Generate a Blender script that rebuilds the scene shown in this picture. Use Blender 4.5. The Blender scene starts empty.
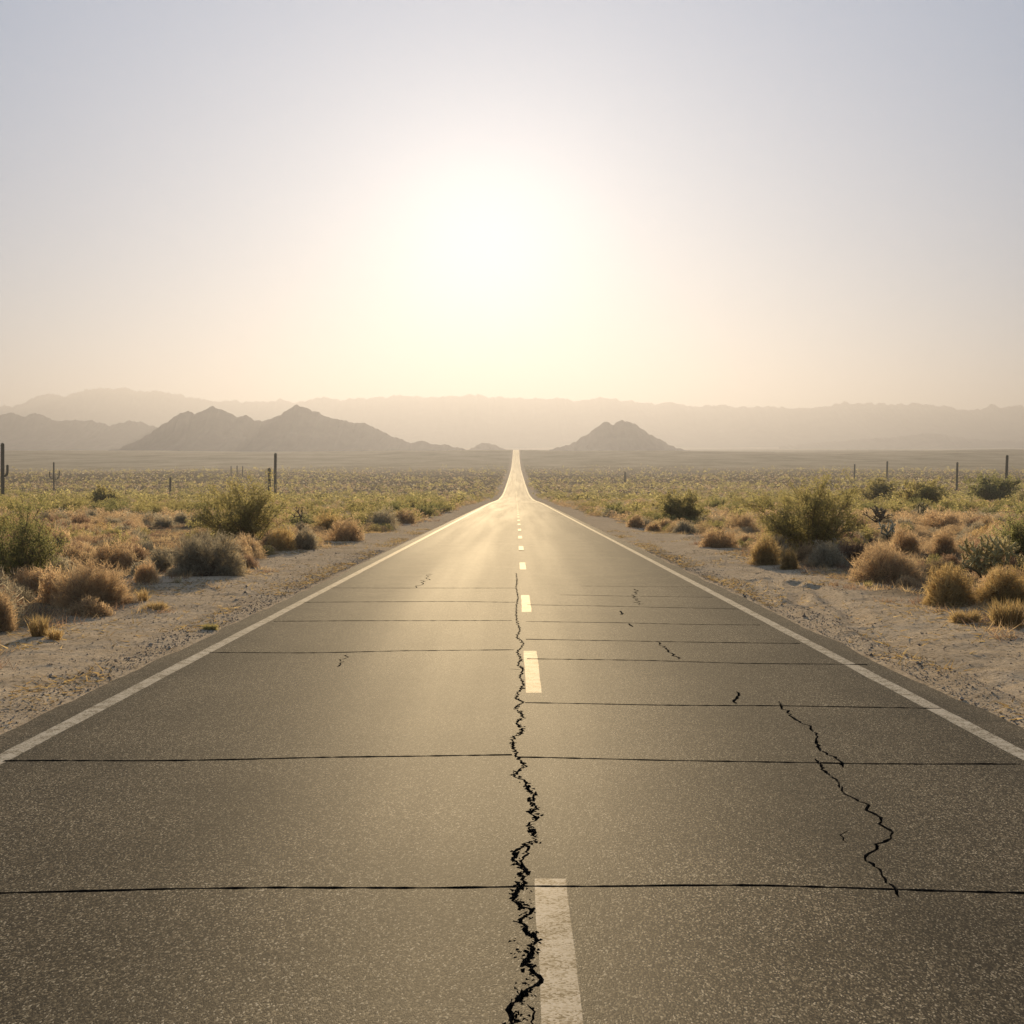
import bpy, math, random
import numpy as np
from mathutils import Vector, Matrix, geometry

random.seed(5)
rng = np.random.default_rng(11)
S = bpy.context.scene
COL = S.collection
R = math.radians

# ------------------------------------------------------------------ helpers
def hash2(ix, iy, seed):
    h = (ix.astype(np.int64) * 374761393 + iy.astype(np.int64) * 668265263 + seed * 1442695041) & 0xFFFFFFFF
    h = ((h ^ (h >> 13)) * 1274126177) & 0xFFFFFFFF
    h = (h ^ (h >> 16)) & 0xFFFFFFFF
    return h / 4294967295.0

def vnoise(x, y, seed=0):
    x = np.asarray(x, float); y = np.asarray(y, float)
    ix = np.floor(x); iy = np.floor(y)
    fx = x - ix; fy = y - iy
    fx = fx * fx * (3 - 2 * fx); fy = fy * fy * (3 - 2 * fy)
    a = hash2(ix, iy, seed); b = hash2(ix + 1, iy, seed)
    c = hash2(ix, iy + 1, seed); d = hash2(ix + 1, iy + 1, seed)
    return (a + (b - a) * fx) * (1 - fy) + (c + (d - c) * fx) * fy - 0.5

def fbm(x, y, seed=0, octv=4, gain=.5):
    s = 0; a = 1.0
    for o in range(octv):
        s = s + a * vnoise(x * 2 ** o + 17.3 * o, y * 2 ** o - 9.1 * o, seed + o)
        a *= gain
    return s

def new_mesh(name, verts, faces, mats=None, cols=None, smooth=False, midx=None):
    """verts (n,3); faces (m,k) array of equal-size faces; cols (m,3) face colours"""
    me = bpy.data.meshes.new(name)
    verts = np.asarray(verts, np.float32); faces = np.asarray(faces, np.int32)
    m, k = faces.shape
    me.vertices.add(len(verts)); me.vertices.foreach_set('co', verts.ravel())
    me.loops.add(m * k); me.loops.foreach_set('vertex_index', faces.ravel())
    me.polygons.add(m)
    me.polygons.foreach_set('loop_start', np.arange(0, m * k, k, dtype=np.int32))
    me.polygons.foreach_set('loop_total', np.full(m, k, np.int32))
    if smooth is not None:
        me.polygons.foreach_set('use_smooth', np.full(m, bool(smooth)))
    for mt in (mats or []):
        me.materials.append(mt)
    if midx is not None:
        me.polygons.foreach_set('material_index', np.asarray(midx, np.int32))
    if cols is not None:
        at = me.attributes.new('col', 'FLOAT_COLOR', 'FACE')
        c4 = np.ones((m, 4), np.float32); c4[:, :3] = cols
        at.data.foreach_set('color', c4.ravel())
    me.update(calc_edges=True)
    me.validate()
    return me

def link(name, data, parent=None, loc=None, rz=0.0):
    o = bpy.data.objects.new(name, data)
    COL.objects.link(o)
    if parent: o.parent = parent
    if loc is not None: o.location = loc
    o.rotation_euler = (0, 0, rz)
    return o

def tag(o, label=None, cat=None, group=None, kind=None):
    if label: o['label'] = label
    if cat: o['category'] = cat
    if group: o['group'] = group
    if kind: o['kind'] = kind
    return o

# ------------------------------------------------------------------ terrain profile (metres, camera stands on z=0 at y=0)
PY = np.array([-400, -100, 0, 60, 120, 180, 300, 400, 560, 800, 1000, 1250, 1450, 1650, 1800, 2300, 3000, 5000, 8000, 13000.])
PZ = np.array([12.28, 3.07, 0, -1.842, -3.684, -5.53, -9.3, -11.3, -12.5, -13.7, -14.3, -12.4, -8.6, -3.2, -2.1, -6, -9, -6, 0, 2.])
def _pchip(xs, ys):
    h = np.diff(xs); d = np.diff(ys) / h
    m = np.zeros_like(ys); m[0] = d[0]; m[-1] = d[-1]
    for i in range(1, len(xs) - 1):
        if d[i - 1] * d[i] <= 0: m[i] = 0
        else:
            w1 = 2 * h[i] + h[i - 1]; w2 = h[i] + 2 * h[i - 1]
            m[i] = (w1 + w2) / (w1 / d[i - 1] + w2 / d[i])
    return m
PM = _pchip(PY, PZ)
def P(y):
    y = np.clip(np.asarray(y, float), PY[0], PY[-1] - 1e-6)
    i = np.clip(np.searchsorted(PY, y, side='right') - 1, 0, len(PY) - 2)
    h = PY[i + 1] - PY[i]; t = (y - PY[i]) / h
    t2 = t * t; t3 = t2 * t
    return ((2 * t3 - 3 * t2 + 1) * PZ[i] + (t3 - 2 * t2 + t) * h * PM[i] + (-2 * t3 + 3 * t2) * PZ[i + 1] + (t3 - t2) * h * PM[i + 1])

RW = 3.68     # half width of the asphalt

# ------------------------------------------------------------------ camera
CAM_Z = 1.75
FPX = 1400.0
cam_d = bpy.data.cameras.new('camera'); cam = bpy.data.objects.new('camera', cam_d); COL.objects.link(cam)
cam_d.sensor_width = 36; cam_d.lens = FPX / 1024 * 36
cam_d.clip_start = .05; cam_d.clip_end = 40000
cam.location = (0, 0, CAM_Z)
PITCH = math.atan(65 / FPX); YAW = math.atan(4 / FPX)
cam.rotation_euler = (R(90) - PITCH, 0, YAW)
S.camera = cam
CM = cam.rotation_euler.to_matrix()
def ray(px, py):
    return (CM @ Vector(((px - 512) / FPX, -(py - 512) / FPX, -1))).normalized()
_ys = np.concatenate([np.arange(2.5, 60, .02), np.arange(60, 400, .2), np.arange(400, 1700, 1.)])
_zs = P(_ys)
def ground(px, py):
    d = ray(px, py)
    t = _ys / d.y
    z = CAM_Z + d.z * t
    k = np.argmax(z < _zs)
    if k == 0: k = len(_ys) - 1
    return d.x * t[k], _ys[k]
def at_y(px, y):
    d = ray(px, 470); return d.x / d.y * y
def proj(x, y, z):
    v = CM.transposed() @ (Vector((x, y, z)) - cam.location)
    return 512 + FPX * v.x / -v.z, 512 - FPX * v.y / -v.z

# tyre tracks pressed into the verge
TRACKS = []
for pts, wd, dp in (([(794, 583), (798, 590), (799, 597), (793, 605)], .12, .055),
                    ([(812, 587), (833, 602), (850, 612), (860, 627)], .14, .06),
                    ([(770, 578), (800, 606), (905, 650), (1040, 702)], .15, .035),
                    ([(750, 580), (790, 618), (890, 668), (1030, 728)], .15, .03),
                    ([(250, 578), (150, 612), (60, 650), (-30, 690)], .12, .018),
                    ([(280, 578), (180, 622), (70, 672), (-30, 720)], .12, .014)):
    TRACKS.append((np.array([ground(*p) for p in pts]), wd, dp))

def tracks(x, y):
    out = np.zeros_like(x)
    m = (y > 8) & (y < 36) & (np.abs(x) < 14)
    xs = x[m] + .05 * vnoise(x[m] * 0, y[m] * 1.1, 77); ys = y[m]; acc = np.zeros_like(xs)
    for pts, wd, dp in TRACKS:
        dist = np.full_like(xs, 9.)
        for a, b in zip(pts[:-1], pts[1:]):
            ab = b - a; L2 = (ab ** 2).sum()
            t = np.clip(((xs - a[0]) * ab[0] + (ys - a[1]) * ab[1]) / L2, 0, 1)
            dist = np.minimum(dist, np.hypot(xs - a[0] - t * ab[0], ys - a[1] - t * ab[1]))
        acc -= dp * np.exp(-(dist / wd) ** 2)
        acc += dp * .45 * np.exp(-((dist - wd * 1.9) / (wd * .7)) ** 2)
    out[m] = acc
    return out

def H(x, y):
    x = np.asarray(x, float); y = np.asarray(y, float)
    z = P(y)
    ax = np.abs(x)
    off = np.clip((ax - RW) / 2.0, 0, 1)
    near = np.clip(1 - (y - 40) / 60, 0, 1)
    b = off * (.16 * fbm(x * .13, y * .13, 3, 3))
    far = np.clip((y - 150) / 700, 0, 1) * np.clip((ax - 6) / 60, 0, 1)
    b = b + far * 2.2 * fbm(x * .006, y * .004, 9, 3) + np.clip((y - 1200) / 500, 0, 1) * np.clip((ax - 20) / 150, 0, 1) * 9 * fbm(x * .0022, y * .0016, 19, 3)
    o2 = np.clip((ax - RW) / .35, 0, 1)
    b = b + near * o2 * (.032 * fbm(x * 1.6, y * 1.1, 21, 4, .6) + .024 * vnoise(x * 4.2, y * .6, 31) + .016 * vnoise(x * 9, y * 6, 32))
    z = z + b - .012 * o2 - np.where(ax < RW - .12, .09, .022 * (ax < RW + .05))
    # a little berm of gravel beside the asphalt
    z = z + .03 * np.exp(-((ax - RW - .42) / .25) ** 2) * (1 + 1.5 * vnoise(x * .5, y * .8, 41)) * near
    return z + tracks(x, y) * o2

# ------------------------------------------------------------------ node helpers
def mat(name):
    m = bpy.data.materials.new(name); m.use_nodes = True
    nt = m.node_tree; nt.nodes.clear()
    return m, nt, nt.nodes, nt.links
def nd(ns, t, **kw):
    n = ns.new(t)
    for k, v in kw.items():
        if k.startswith('i_'):
            key = k[2:]
            n.inputs[int(key) if key.isdigit() else key.replace('_', ' ')].default_value = v
        else: setattr(n, k, v)
    return n
def ramp(ns, stops):
    r = ns.new('ShaderNodeValToRGB')
    el = r.color_ramp.elements
    while len(el) < len(stops): el.new(.5)
    for e, (p, c) in zip(el, stops):
        e.position = p; e.color = (*c, 1) if len(c) == 3 else c
    return r

# ------------------------------------------------------------------ asphalt
GLOSS = .043
def asphalt_mat():
    m, nt, ns, lk = mat('asphalt')
    tc = ns.new('ShaderNodeTexCoord')
    gm_ = nd(ns, 'ShaderNodeMapping'); gm_.inputs['Scale'].default_value = (1, .45, 1); lk.new(tc.outputs['Object'], gm_.inputs[0])
    vor = nd(ns, 'ShaderNodeTexVoronoi', i_Scale=190.0); lk.new(gm_.outputs[0], vor.inputs['Vector'])
    vor2 = nd(ns, 'ShaderNodeTexVoronoi', i_Scale=42.0); lk.new(gm_.outputs[0], vor2.inputs['Vector'])
    sep = ns.new('ShaderNodeSeparateColor'); lk.new(vor.outputs['Color'], sep.inputs[0])
    cr = ramp(ns, [(0, (.012, .010, .007)), (.40, (.036, .027, .016)), (.72, (.11, .084, .049)), (.92, (.24, .19, .115)), (1, (.50, .42, .29))])
    lk.new(sep.outputs[0], cr.inputs[0])
    big = nd(ns, 'ShaderNodeTexNoise', i_Scale=.9, i_Detail=5.0); lk.new(tc.outputs['Object'], big.inputs['Vector'])
    bm = nd(ns, 'ShaderNodeMapRange', i_1=.3, i_2=.7, i_3=.78, i_4=1.22); lk.new(big.outputs['Fac'], bm.inputs[0])
    # long streaks of wear along the lanes
    mp = nd(ns, 'ShaderNodeMapping'); mp.inputs['Scale'].default_value = (1.3, .006, 1); lk.new(tc.outputs['Object'], mp.inputs[0])
    st = nd(ns, 'ShaderNodeTexNoise', i_Scale=1.0, i_Detail=3.0); lk.new(mp.outputs[0], st.inputs['Vector'])
    sm = nd(ns, 'ShaderNodeMapRange', i_1=.3, i_2=.7, i_3=.85, i_4=1.15); lk.new(st.outputs['Fac'], sm.inputs[0])
    mul = nd(ns, 'ShaderNodeMath', operation='MULTIPLY'); lk.new(bm.outputs[0], mul.inputs[0]); lk.new(sm.outputs[0], mul.inputs[1])
    mx = nd(ns, 'ShaderNodeVectorMath', operation='SCALE'); lk.new(cr.outputs[0], mx.inputs[0]); lk.new(mul.outputs[0], mx.inputs['Scale'])
    # wheel paths and oil drip lines, and sand blown onto the outer edges
    sx = ns.new('ShaderNodeSeparateXYZ'); lk.new(tc.outputs['Object'], sx.inputs[0])
    ph = nd(ns, 'ShaderNodeMath', operation='MULTIPLY_ADD', i_1=3.696, i_2=-2.96); lk.new(sx.outputs[0], ph.inputs[0])
    co = nd(ns, 'ShaderNodeMath', operation='COSINE'); lk.new(ph.outputs[0], co.inputs[0])
    cw = nd(ns, 'ShaderNodeMath', operation='MULTIPLY_ADD', i_1=.10, i_2=1.0); lk.new(co.outputs[0], cw.inputs[0])
    mw = nd(ns, 'ShaderNodeVectorMath', operation='SCALE'); lk.new(mx.outputs[0], mw.inputs[0]); lk.new(cw.outputs[0], mw.inputs['Scale'])
    ab = nd(ns, 'ShaderNodeMath', operation='ABSOLUTE'); lk.new(sx.outputs[0], ab.inputs[0])
    er = nd(ns, 'ShaderNodeMapRange', i_1=3.25, i_2=3.75, i_3=0.0, i_4=.30); lk.new(ab.outputs[0], er.inputs[0])
    dn = nd(ns, 'ShaderNodeTexNoise', i_Scale=3.0, i_Detail=8.0, i_Roughness=.7); lk.new(tc.outputs['Object'], dn.inputs['Vector'])
    dm = nd(ns, 'ShaderNodeMapRange', i_1=.42, i_2=.66, i_3=0.0, i_4=1.0); lk.new(dn.outputs['Fac'], dm.inputs[0])
    ef = nd(ns, 'ShaderNodeMath', operation='MULTIPLY'); lk.new(er.outputs[0], ef.inputs[0]); lk.new(dm.outputs[0], ef.inputs[1])
    mxd = nd(ns, 'ShaderNodeMix', data_type='RGBA'); lk.new(ef.outputs[0], mxd.inputs[0]); lk.new(mw.outputs[0], mxd.inputs[6]); mxd.inputs[7].default_value = (.30, .225, .14, 1)
    df = ns.new('ShaderNodeBsdfDiffuse'); lk.new(mxd.outputs[2], df.inputs[0])
    gl = ns.new('ShaderNodeBsdfGlossy'); gl.inputs[0].default_value = (1, .945, .83, 1)
    rr = nd(ns, 'ShaderNodeMapRange', i_1=.3, i_2=.7, i_3=.60, i_4=.65); lk.new(st.outputs['Fac'], rr.inputs[0])
    lk.new(rr.outputs[0], gl.inputs['Roughness'])
    lw = nd(ns, 'ShaderNodeLayerWeight', i_Blend=.5)
    fr = nd(ns, 'ShaderNodeMapRange', i_1=.70, i_2=.96, i_3=.034, i_4=.064); lk.new(lw.outputs['Facing'], fr.inputs[0])
    p = nd(ns, 'ShaderNodeMixShader'); lk.new(fr.outputs[0], p.inputs[0]); lk.new(df.outputs[0], p.inputs[1]); lk.new(gl.outputs[0], p.inputs[2])
    add = nd(ns, 'ShaderNodeMath', operation='MULTIPLY_ADD', i_1=.15); lk.new(vor2.outputs['Distance'], add.inputs[0]); lk.new(vor.outputs['Distance'], add.inputs[2])
    bp = nd(ns, 'ShaderNodeBump', i_Strength=.17, i_Distance=.005, invert=True); lk.new(add.outputs[0], bp.inputs['Height'])
    lk.new(bp.outputs[0], df.inputs['Normal']); lk.new(bp.outputs[0], gl.inputs['Normal'])
    o = ns.new('ShaderNodeOutputMaterial'); lk.new(p.outputs[0], o.inputs[0])
    return m
def paint_mat():
    m, nt, ns, lk = mat('road_paint')
    tc = ns.new('ShaderNodeTexCoord')
    vor = nd(ns, 'ShaderNodeTexVoronoi', i_Scale=105.0); lk.new(tc.outputs['Object'], vor.inputs['Vector'])
    sep = ns.new('ShaderNodeSeparateColor'); lk.new(vor.outputs['Color'], sep.inputs[0])
    n = nd(ns, 'ShaderNodeTexNoise', i_Scale=7.0, i_Detail=8.0, i_Roughness=.7); lk.new(tc.outputs['Object'], n.inputs['Vector'])
    ad = nd(ns, 'ShaderNodeMath', operation='MULTIPLY_ADD', i_1=.36); lk.new(sep.outputs[0], ad.inputs[0]); lk.new(n.outputs['Fac'], ad.inputs[2])
    cr = ramp(ns, [(.50, (.08, .065, .045)), (.60, (.30, .255, .18)), (.70, (.48, .415, .315)), (.97, (.62, .55, .44))])
    lk.new(ad.outputs[0], cr.inputs[0])
    p = nd(ns, 'ShaderNodeBsdfPrincipled', i_Roughness=.75); p.inputs['Specular IOR Level'].default_value = 0; lk.new(cr.outputs[0], p.inputs['Base Color'])
    bp = nd(ns, 'ShaderNodeBump', i_Strength=.15, i_Distance=.005, invert=True); lk.new(vor.outputs['Distance'], bp.inputs['Height']); lk.new(bp.outputs[0], p.inputs['Normal'])
    gl = ns.new('ShaderNodeBsdfGlossy'); gl.inputs[0].default_value = (1, .9, .72, 1); gl.inputs['Roughness'].default_value = .62
    lw = nd(ns, 'ShaderNodeLayerWeight', i_Blend=.5)
    fr = nd(ns, 'ShaderNodeMapRange', i_1=.70, i_2=.96, i_3=.036, i_4=.110); lk.new(lw.outputs['Facing'], fr.inputs[0])
    ms = nd(ns, 'ShaderNodeMixShader'); lk.new(fr.outputs[0], ms.inputs[0]); lk.new(p.outputs[0], ms.inputs[1]); lk.new(gl.outputs[0], ms.inputs[2])
    o = ns.new('ShaderNodeOutputMaterial'); lk.new(ms.outputs[0], o.inputs[0])
    return m
def crack_mat():
    m, nt, ns, lk = mat('crack_filling')
    tc = ns.new('ShaderNodeTexCoord')
    n = nd(ns, 'ShaderNodeTexNoise', i_Scale=60.0, i_Detail=3.0); lk.new(tc.outputs['Object'], n.inputs['Vector'])
    cr = ramp(ns, [(.35, (.008, .007, .006)), (.55, (.028, .022, .017)), (.72, (.10, .078, .055))]); lk.new(n.outputs['Fac'], cr.inputs[0])
    p = nd(ns, 'ShaderNodeBsdfPrincipled', i_Roughness=.95); lk.new(cr.outputs[0], p.inputs['Base Color'])
    p.inputs['Specular IOR Level'].default_value = .1
    o = ns.new('ShaderNodeOutputMaterial'); lk.new(p.outputs[0], o.inputs[0])
    return m
M_ASPH, M_PAINT, M_CRACK = asphalt_mat(), paint_mat(), crack_mat()

# ------------------------------------------------------------------ the road: near part is triangulated round its real cracks
def rough(pts, seg, amp, r):
    """subdivide a polyline with jitter (points in metres)"""
    out = []
    for (a, b) in zip(pts[:-1], pts[1:]):
        a = np.array(a); b = np.array(b); n = max(1, int(np.linalg.norm(b - a) / seg))
        for i in range(n):
            q = a + (b - a) * i / n
            if i: q = q + r.normal(0, amp, 2)
            out.append(q)
    out.append(np.array(pts[-1]))
    return np.array(out)

def ribbon(pts, width, r, taper=True):
    """quads along a polyline, each a closed CCW polygon; width(t) metres"""
    n = len(pts); polys = []
    tang = np.gradient(pts, axis=0); tang /= np.linalg.norm(tang, axis=1)[:, None] + 1e-9
    nor = np.stack([-tang[:, 1], tang[:, 0]], 1)
    ws = np.array([width * (.55 + .9 * r.random()) for i in range(n)])
    if taper:
        ws[0] *= .25; ws[-1] *= .25
    Lp = pts + nor * ws[:, None] * .5; Rp = pts - nor * ws[:, None] * .5
    for i in range(n - 1):
        q = [Rp[i], Rp[i + 1], Lp[i + 1], Lp[i]]
        polys.append(q)
    return polys
def area2(q):
    return sum(q[i][0] * q[(i + 1) % len(q)][1] - q[(i + 1) % len(q)][0] * q[i][1] for i in range(len(q)))

def G(pts): return [ground(*p) for p in pts]
r2 = np.random.default_rng(3)
cracks = []
centre_px = [(508, 1030), (511, 1019), (516, 1004), (526, 992), (541.6, 981), (524, 965), (531, 955), (534, 949), (537.6, 941), (526, 932), (520, 920), (532, 912), (520, 906), (515, 898), (517, 890), (524, 881.6), (519, 875),
    (526, 872), (515, 861), (514, 853), (536.7, 840.6), (531, 830), (534, 835), (528, 825.5), (537.6, 819), (529, 812), (537.6, 809), (529, 802), (536, 796), (528, 790), (526, 782.6), (513, 775), (526, 767), (517, 757), (512, 747), (513, 737.6), (524, 731), (517, 724), (523, 716), (515, 708), (523, 702.5), (516, 698.6), (518, 693), (524, 685), (520, 677), (523, 669), (518, 665), (521, 659.5), (517, 652), (524, 644), (520, 640), (516.6, 637.5), (520, 630), (516.6, 620), (516, 609), (518, 598), (516, 587), (517, 580), (516, 573)]
c = G(centre_px)
cracks += ribbon(rough(c, .03, .009, r2), .018, r2)
cracks += ribbon(rough(G([(534, 949), (528, 958), (526, 966)]), .03, .006, r2), .010, r2)
cracks += ribbon(rough(G([(530, 1030), (533, 1016), (527, 1006)]), .03, .006, r2), .008, r2)
for ex, ey, sx_, sy_, m_ in ((514, 948, 3, 8, 9), (520, 958, 3, 9, 8), (519, 862, 3, 8, 12), (530, 1000, 3, 14, 14), (520, 1015, 4, 12, 16), (529, 900, 3, 12, 10), (530, 960, 3, 10, 9), (523, 985, 3, 7, 7)):
    for _ in range(m_):
        q = np.array(ground(ex + r2.normal(0, sx_), ey + r2.normal(0, sy_))); n = r2.integers(4, 7); rad = r2.uniform(.003, .010)
        cracks.append([q + rad * r2.uniform(.5, 1.3) * np.array([math.cos(a_), math.sin(a_) * 2.2]) for a_ in np.sort(r2.uniform(0, 2 * math.pi, n))])
cracks += ribbon(rough(G([(526, 872), (520, 862), (526, 856), (530, 846)]), .03, .006, r2), .014, r2)
# crumbled chips along the centre crack
cc = np.array(c)
for i in range(650):
    k = r2.integers(0, len(cc) - 1); t = r2.random()
    q = cc[k] * (1 - t) + cc[k + 1] * t + r2.normal(0, 1, 2) * np.array([.011, .03])
    n = r2.integers(4, 7); rad = r2.uniform(.004, .015) * (1 + q[1] * .03)
    a0 = np.sort(r2.uniform(0, 2 * math.pi, n))
    cracks.append([q + rad * r2.uniform(.6, 1.2) * np.array([math.cos(a), math.sin(a) * 2.2]) for a in a0])
right_px = [(779, 701), (781.6, 706.8), (792, 717), (801, 723), (811, 727), (817, 734), (816, 739), (819.6, 748.6), (826.6, 753), (839, 761), (843, 768)]
right2_px = [(815, 759), (818.7, 764), (825, 771), (839, 783), (842, 791), (853, 798), (869, 805.6), (866, 810), (881, 818), (879, 824), (893, 832.5), (891.5, 839), (875.6, 845), (877, 850), (865, 858), (872.5, 864), (882, 873.6), (886.7, 883), (896, 890), (899, 898)]
for px, w, seg, j in ((right_px, .020, .06, .012), (right2_px, .019, .045, .008),
                 ([(848.7, 831), (840, 835.6), (847, 843.5)], .007, .05, .006),
                 ([(736.4, 691.6), (739.5, 695.5), (734, 701), (736, 704)], .022, .05, .008),
                 ([(655.7, 641), (665.5, 649), (673, 654), (678, 659.6)], .022, .08, .025),
                 ([(634, 589), (637, 592), (634, 597), (640, 605)], .025, .1, .03),
                 ([(620.5, 611), (623, 615)], .03, .1, .02), ([(629, 623.5), (632, 627)], .03, .1, .02),
                 ([(348, 655), (340, 663), (339, 667.5)], .016, .06, .02),
                 ([(431, 573.7), (424, 581), (416, 588)], .022, .12, .04), ([(521, 670), (509, 669)], .02, .05, .01)):
    cracks += ribbon(rough(G(px), seg, j, r2), w, r2)
# transverse joints
def transverse(lpx, rpx, w, amp=.012):
    a = np.array(ground(*lpx)); b = np.array(ground(*rpx))
    n = max(4, int(abs(b[0] - a[0]) / .06))
    t = np.linspace(0, 1, n)
    pts = a[None] * (1 - t[:, None]) + b[None] * t[:, None]
    s = r2.integers(0, 999)
    pts[:, 1] += .30 * w / .04 * .35 * vnoise(t * abs(b[0] - a[0]) * .9, t * 0, s) + amp * .5 * vnoise(t * n * .35, t * 0 + 7.7, s)
    return ribbon(pts, w, r2, False)
for l, r_, w in (((-40, 894), (517, 887), .031), ((517, 884), (1064, 894), .031),
                 ((2, 762), (512, 756), .042), ((518, 758), (1023, 766), .042),
                 ((525, 702), (942, 709), .045), ((208, 653.5), (514, 650.5), .058), ((527, 659), (868, 665), .055),
                 ((526, 639), (800, 643.5), .055), ((274, 621), (512, 620), .065), ((526, 621.5), (760, 625), .052), ((305, 602), (515, 602), .07), ((527, 605), (738, 609), .055),
                 ((330, 588), (515, 588), .07), ((560, 595), (712, 597), .05), ((580, 586), (696, 587), .045)):
    cracks += transverse(l, r_, w)

Y0, Y1 = -6.0, 36.0
ny = int((Y1 - Y0) / .16)
ye = np.linspace(Y0, Y1, ny)
edgeL = -RW + .10 * fbm(ye * .5, ye * 0, 51, 5, .62); edgeR = RW + .10 * fbm(ye * .5, ye * 0 + 3, 61, 5, .62)
edgeL[0] = edgeL[-1] = -RW; edgeR[0] = edgeR[-1] = RW
outer = [(x, y) for x, y in zip(edgeR, ye)] + [(x, y) for x, y in zip(edgeL[::-1], ye[::-1])]
LX0, LX1 = 3.285, 3.42
DX0, DX1 = .085, .222
# dashes (near edge, far edge in y) measured from the photo
dash_near = [(3.6, ground(551, 879.5)[1]), (ground(531, 693)[1], ground(531, 651)[1]), (ground(525, 612)[1], ground(525, 595)[1]), (ground(523, 569.3)[1], ground(523, 562.5)[1])]
dash_far = []
d0 = dash_near[-1][0] + 9.6
while d0 < 420:
    dash_far.append((d0, d0 + 2.9)); d0 += 9.6
def wob(x, ya, yb, s):
    ys = np.linspace(ya, yb, max(2, int((yb - ya) / .12)))
    return [(x + .008 * fbm(y * 2.0, 0, s, 3), y) for y in ys]
polys = [outer]
cat = ['asphalt']
for s in (-1, 1):
    a = wob(s * LX0, Y0 + .01, Y1 - .01, 71 + s); b = wob(s * LX1, Y0 + .01, Y1 - .01, 81 + s)
    q = a + b[::-1]
    polys.append(q); cat.append('L' if s < 0 else 'R')
for i, (ya, yb) in enumerate(dash_near):
    polys.append(wob(DX0, ya, yb, 91 + i) + wob(DX1, ya, yb, 97 + i)[::-1]); cat.append('D%d' % i)
for q in cracks:
    polys.append([tuple(v) for v in q]); cat.append('crack')
vin, fin = [], []
for q in polys:
    if area2(q) < 0: q = q[::-1]
    s = len(vin); vin += [Vector((float(v[0]), float(v[1]))) for v in q]; fin.append(list(range(s, s + len(q))))
ein = [(f[i], f[(i + 1) % len(f)]) for f in fin for i in range(len(f))]
vo, eo, fo, ov, oe, of = geometry.delaunay_2d_cdt(vin, ein, [], 1, 1e-5, True)
vo = np.array([(v.x, v.y) for v in vo])
fo = np.array([list(f) for f in fo]); cen = vo[fo].mean(1)
def inside(q, p):
    q = np.asarray(q, float); x, y = p[:, 0], p[:, 1]; r_ = np.zeros(len(p), bool)
    for i in range(len(q)):
        a_, b_ = q[i - 1], q[i]
        if a_[1] != b_[1]:
            r_ ^= ((a_[1] > y) != (b_[1] > y)) & (x < (b_[0] - a_[0]) * (y - a_[1]) / (b_[1] - a_[1]) + a_[0])
    return r_
kinds = np.array(['none'] * len(fo), dtype=object)
for q, k in zip(polys, cat):
    qa = np.asarray(q, float); lo, hi = qa.min(0), qa.max(0)
    ids = np.where(((cen >= lo) & (cen <= hi)).all(1))[0]
    if len(ids):
        ins = ids[inside(qa, cen[ids])]
        ins = ins[kinds[ins] != 'crack'] if k != 'crack' else ins
        kinds[ins] = k
ar = np.cross(vo[fo[:, 1]] - vo[fo[:, 0]], vo[fo[:, 2]] - vo[fo[:, 0]])
fo[ar < 0] = fo[ar < 0][:, ::-1]
groups = {k: fo[kinds == k] for k in set(kinds)}
def submesh(name, faces, mats):
    faces = np.array(faces); u, inv = np.unique(faces, return_inverse=True)
    xy = vo[u]; v = np.column_stack([xy, P(xy[:, 1])])
    return v, inv.reshape(faces.shape)
# road: asphalt + crack trenches + skirt
va, fa = submesh('a', groups['asphalt'], None)
V = [va]; F = [fa]; MI = [np.zeros(len(fa), int)]
off = len(va)
cf = np.array(groups['crack']); u, inv = np.unique(cf, return_inverse=True); inv = inv.reshape(cf.shape)
xy = vo[u]; zt = P(xy[:, 1]); DEP = .035
bot = np.column_stack([xy, zt - DEP])
V.append(bot); F.append(inv + off); MI.append(np.ones(len(inv), int)); ob = off; off += len(bot)
from collections import Counter
ec = Counter()
ed = {}
for t in inv:
    for i in range(3):
        a, b = int(t[i]), int(t[(i + 1) % 3]); k = (min(a, b), max(a, b)); ec[k] += 1; ed[k] = (a, b)
top = np.column_stack([xy, zt]); V.append(top); otp = off; off += len(top)
walls = []
for k, n in ec.items():
    if n == 1:
        a, b = ed[k]
        walls += [(otp + a, otp + b, ob + b), (otp + a, ob + b, ob + a)]
F.append(np.array(walls)); MI.append(np.ones(len(walls), int))
op = np.array(outer); zo = P(op[:, 1]); n = len(op)
sk = np.vstack([np.column_stack([op, zo]), np.column_stack([op * np.array([1.008, 1]), zo - .12])])
V.append(sk); i = np.arange(n); j = (i + 1) % n
F.append(np.vstack([np.column_stack([i, i + n, j]) + off, np.column_stack([j, i + n, j + n]) + off])); MI.append(np.zeros(2 * n, int)); off += 2 * n
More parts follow.
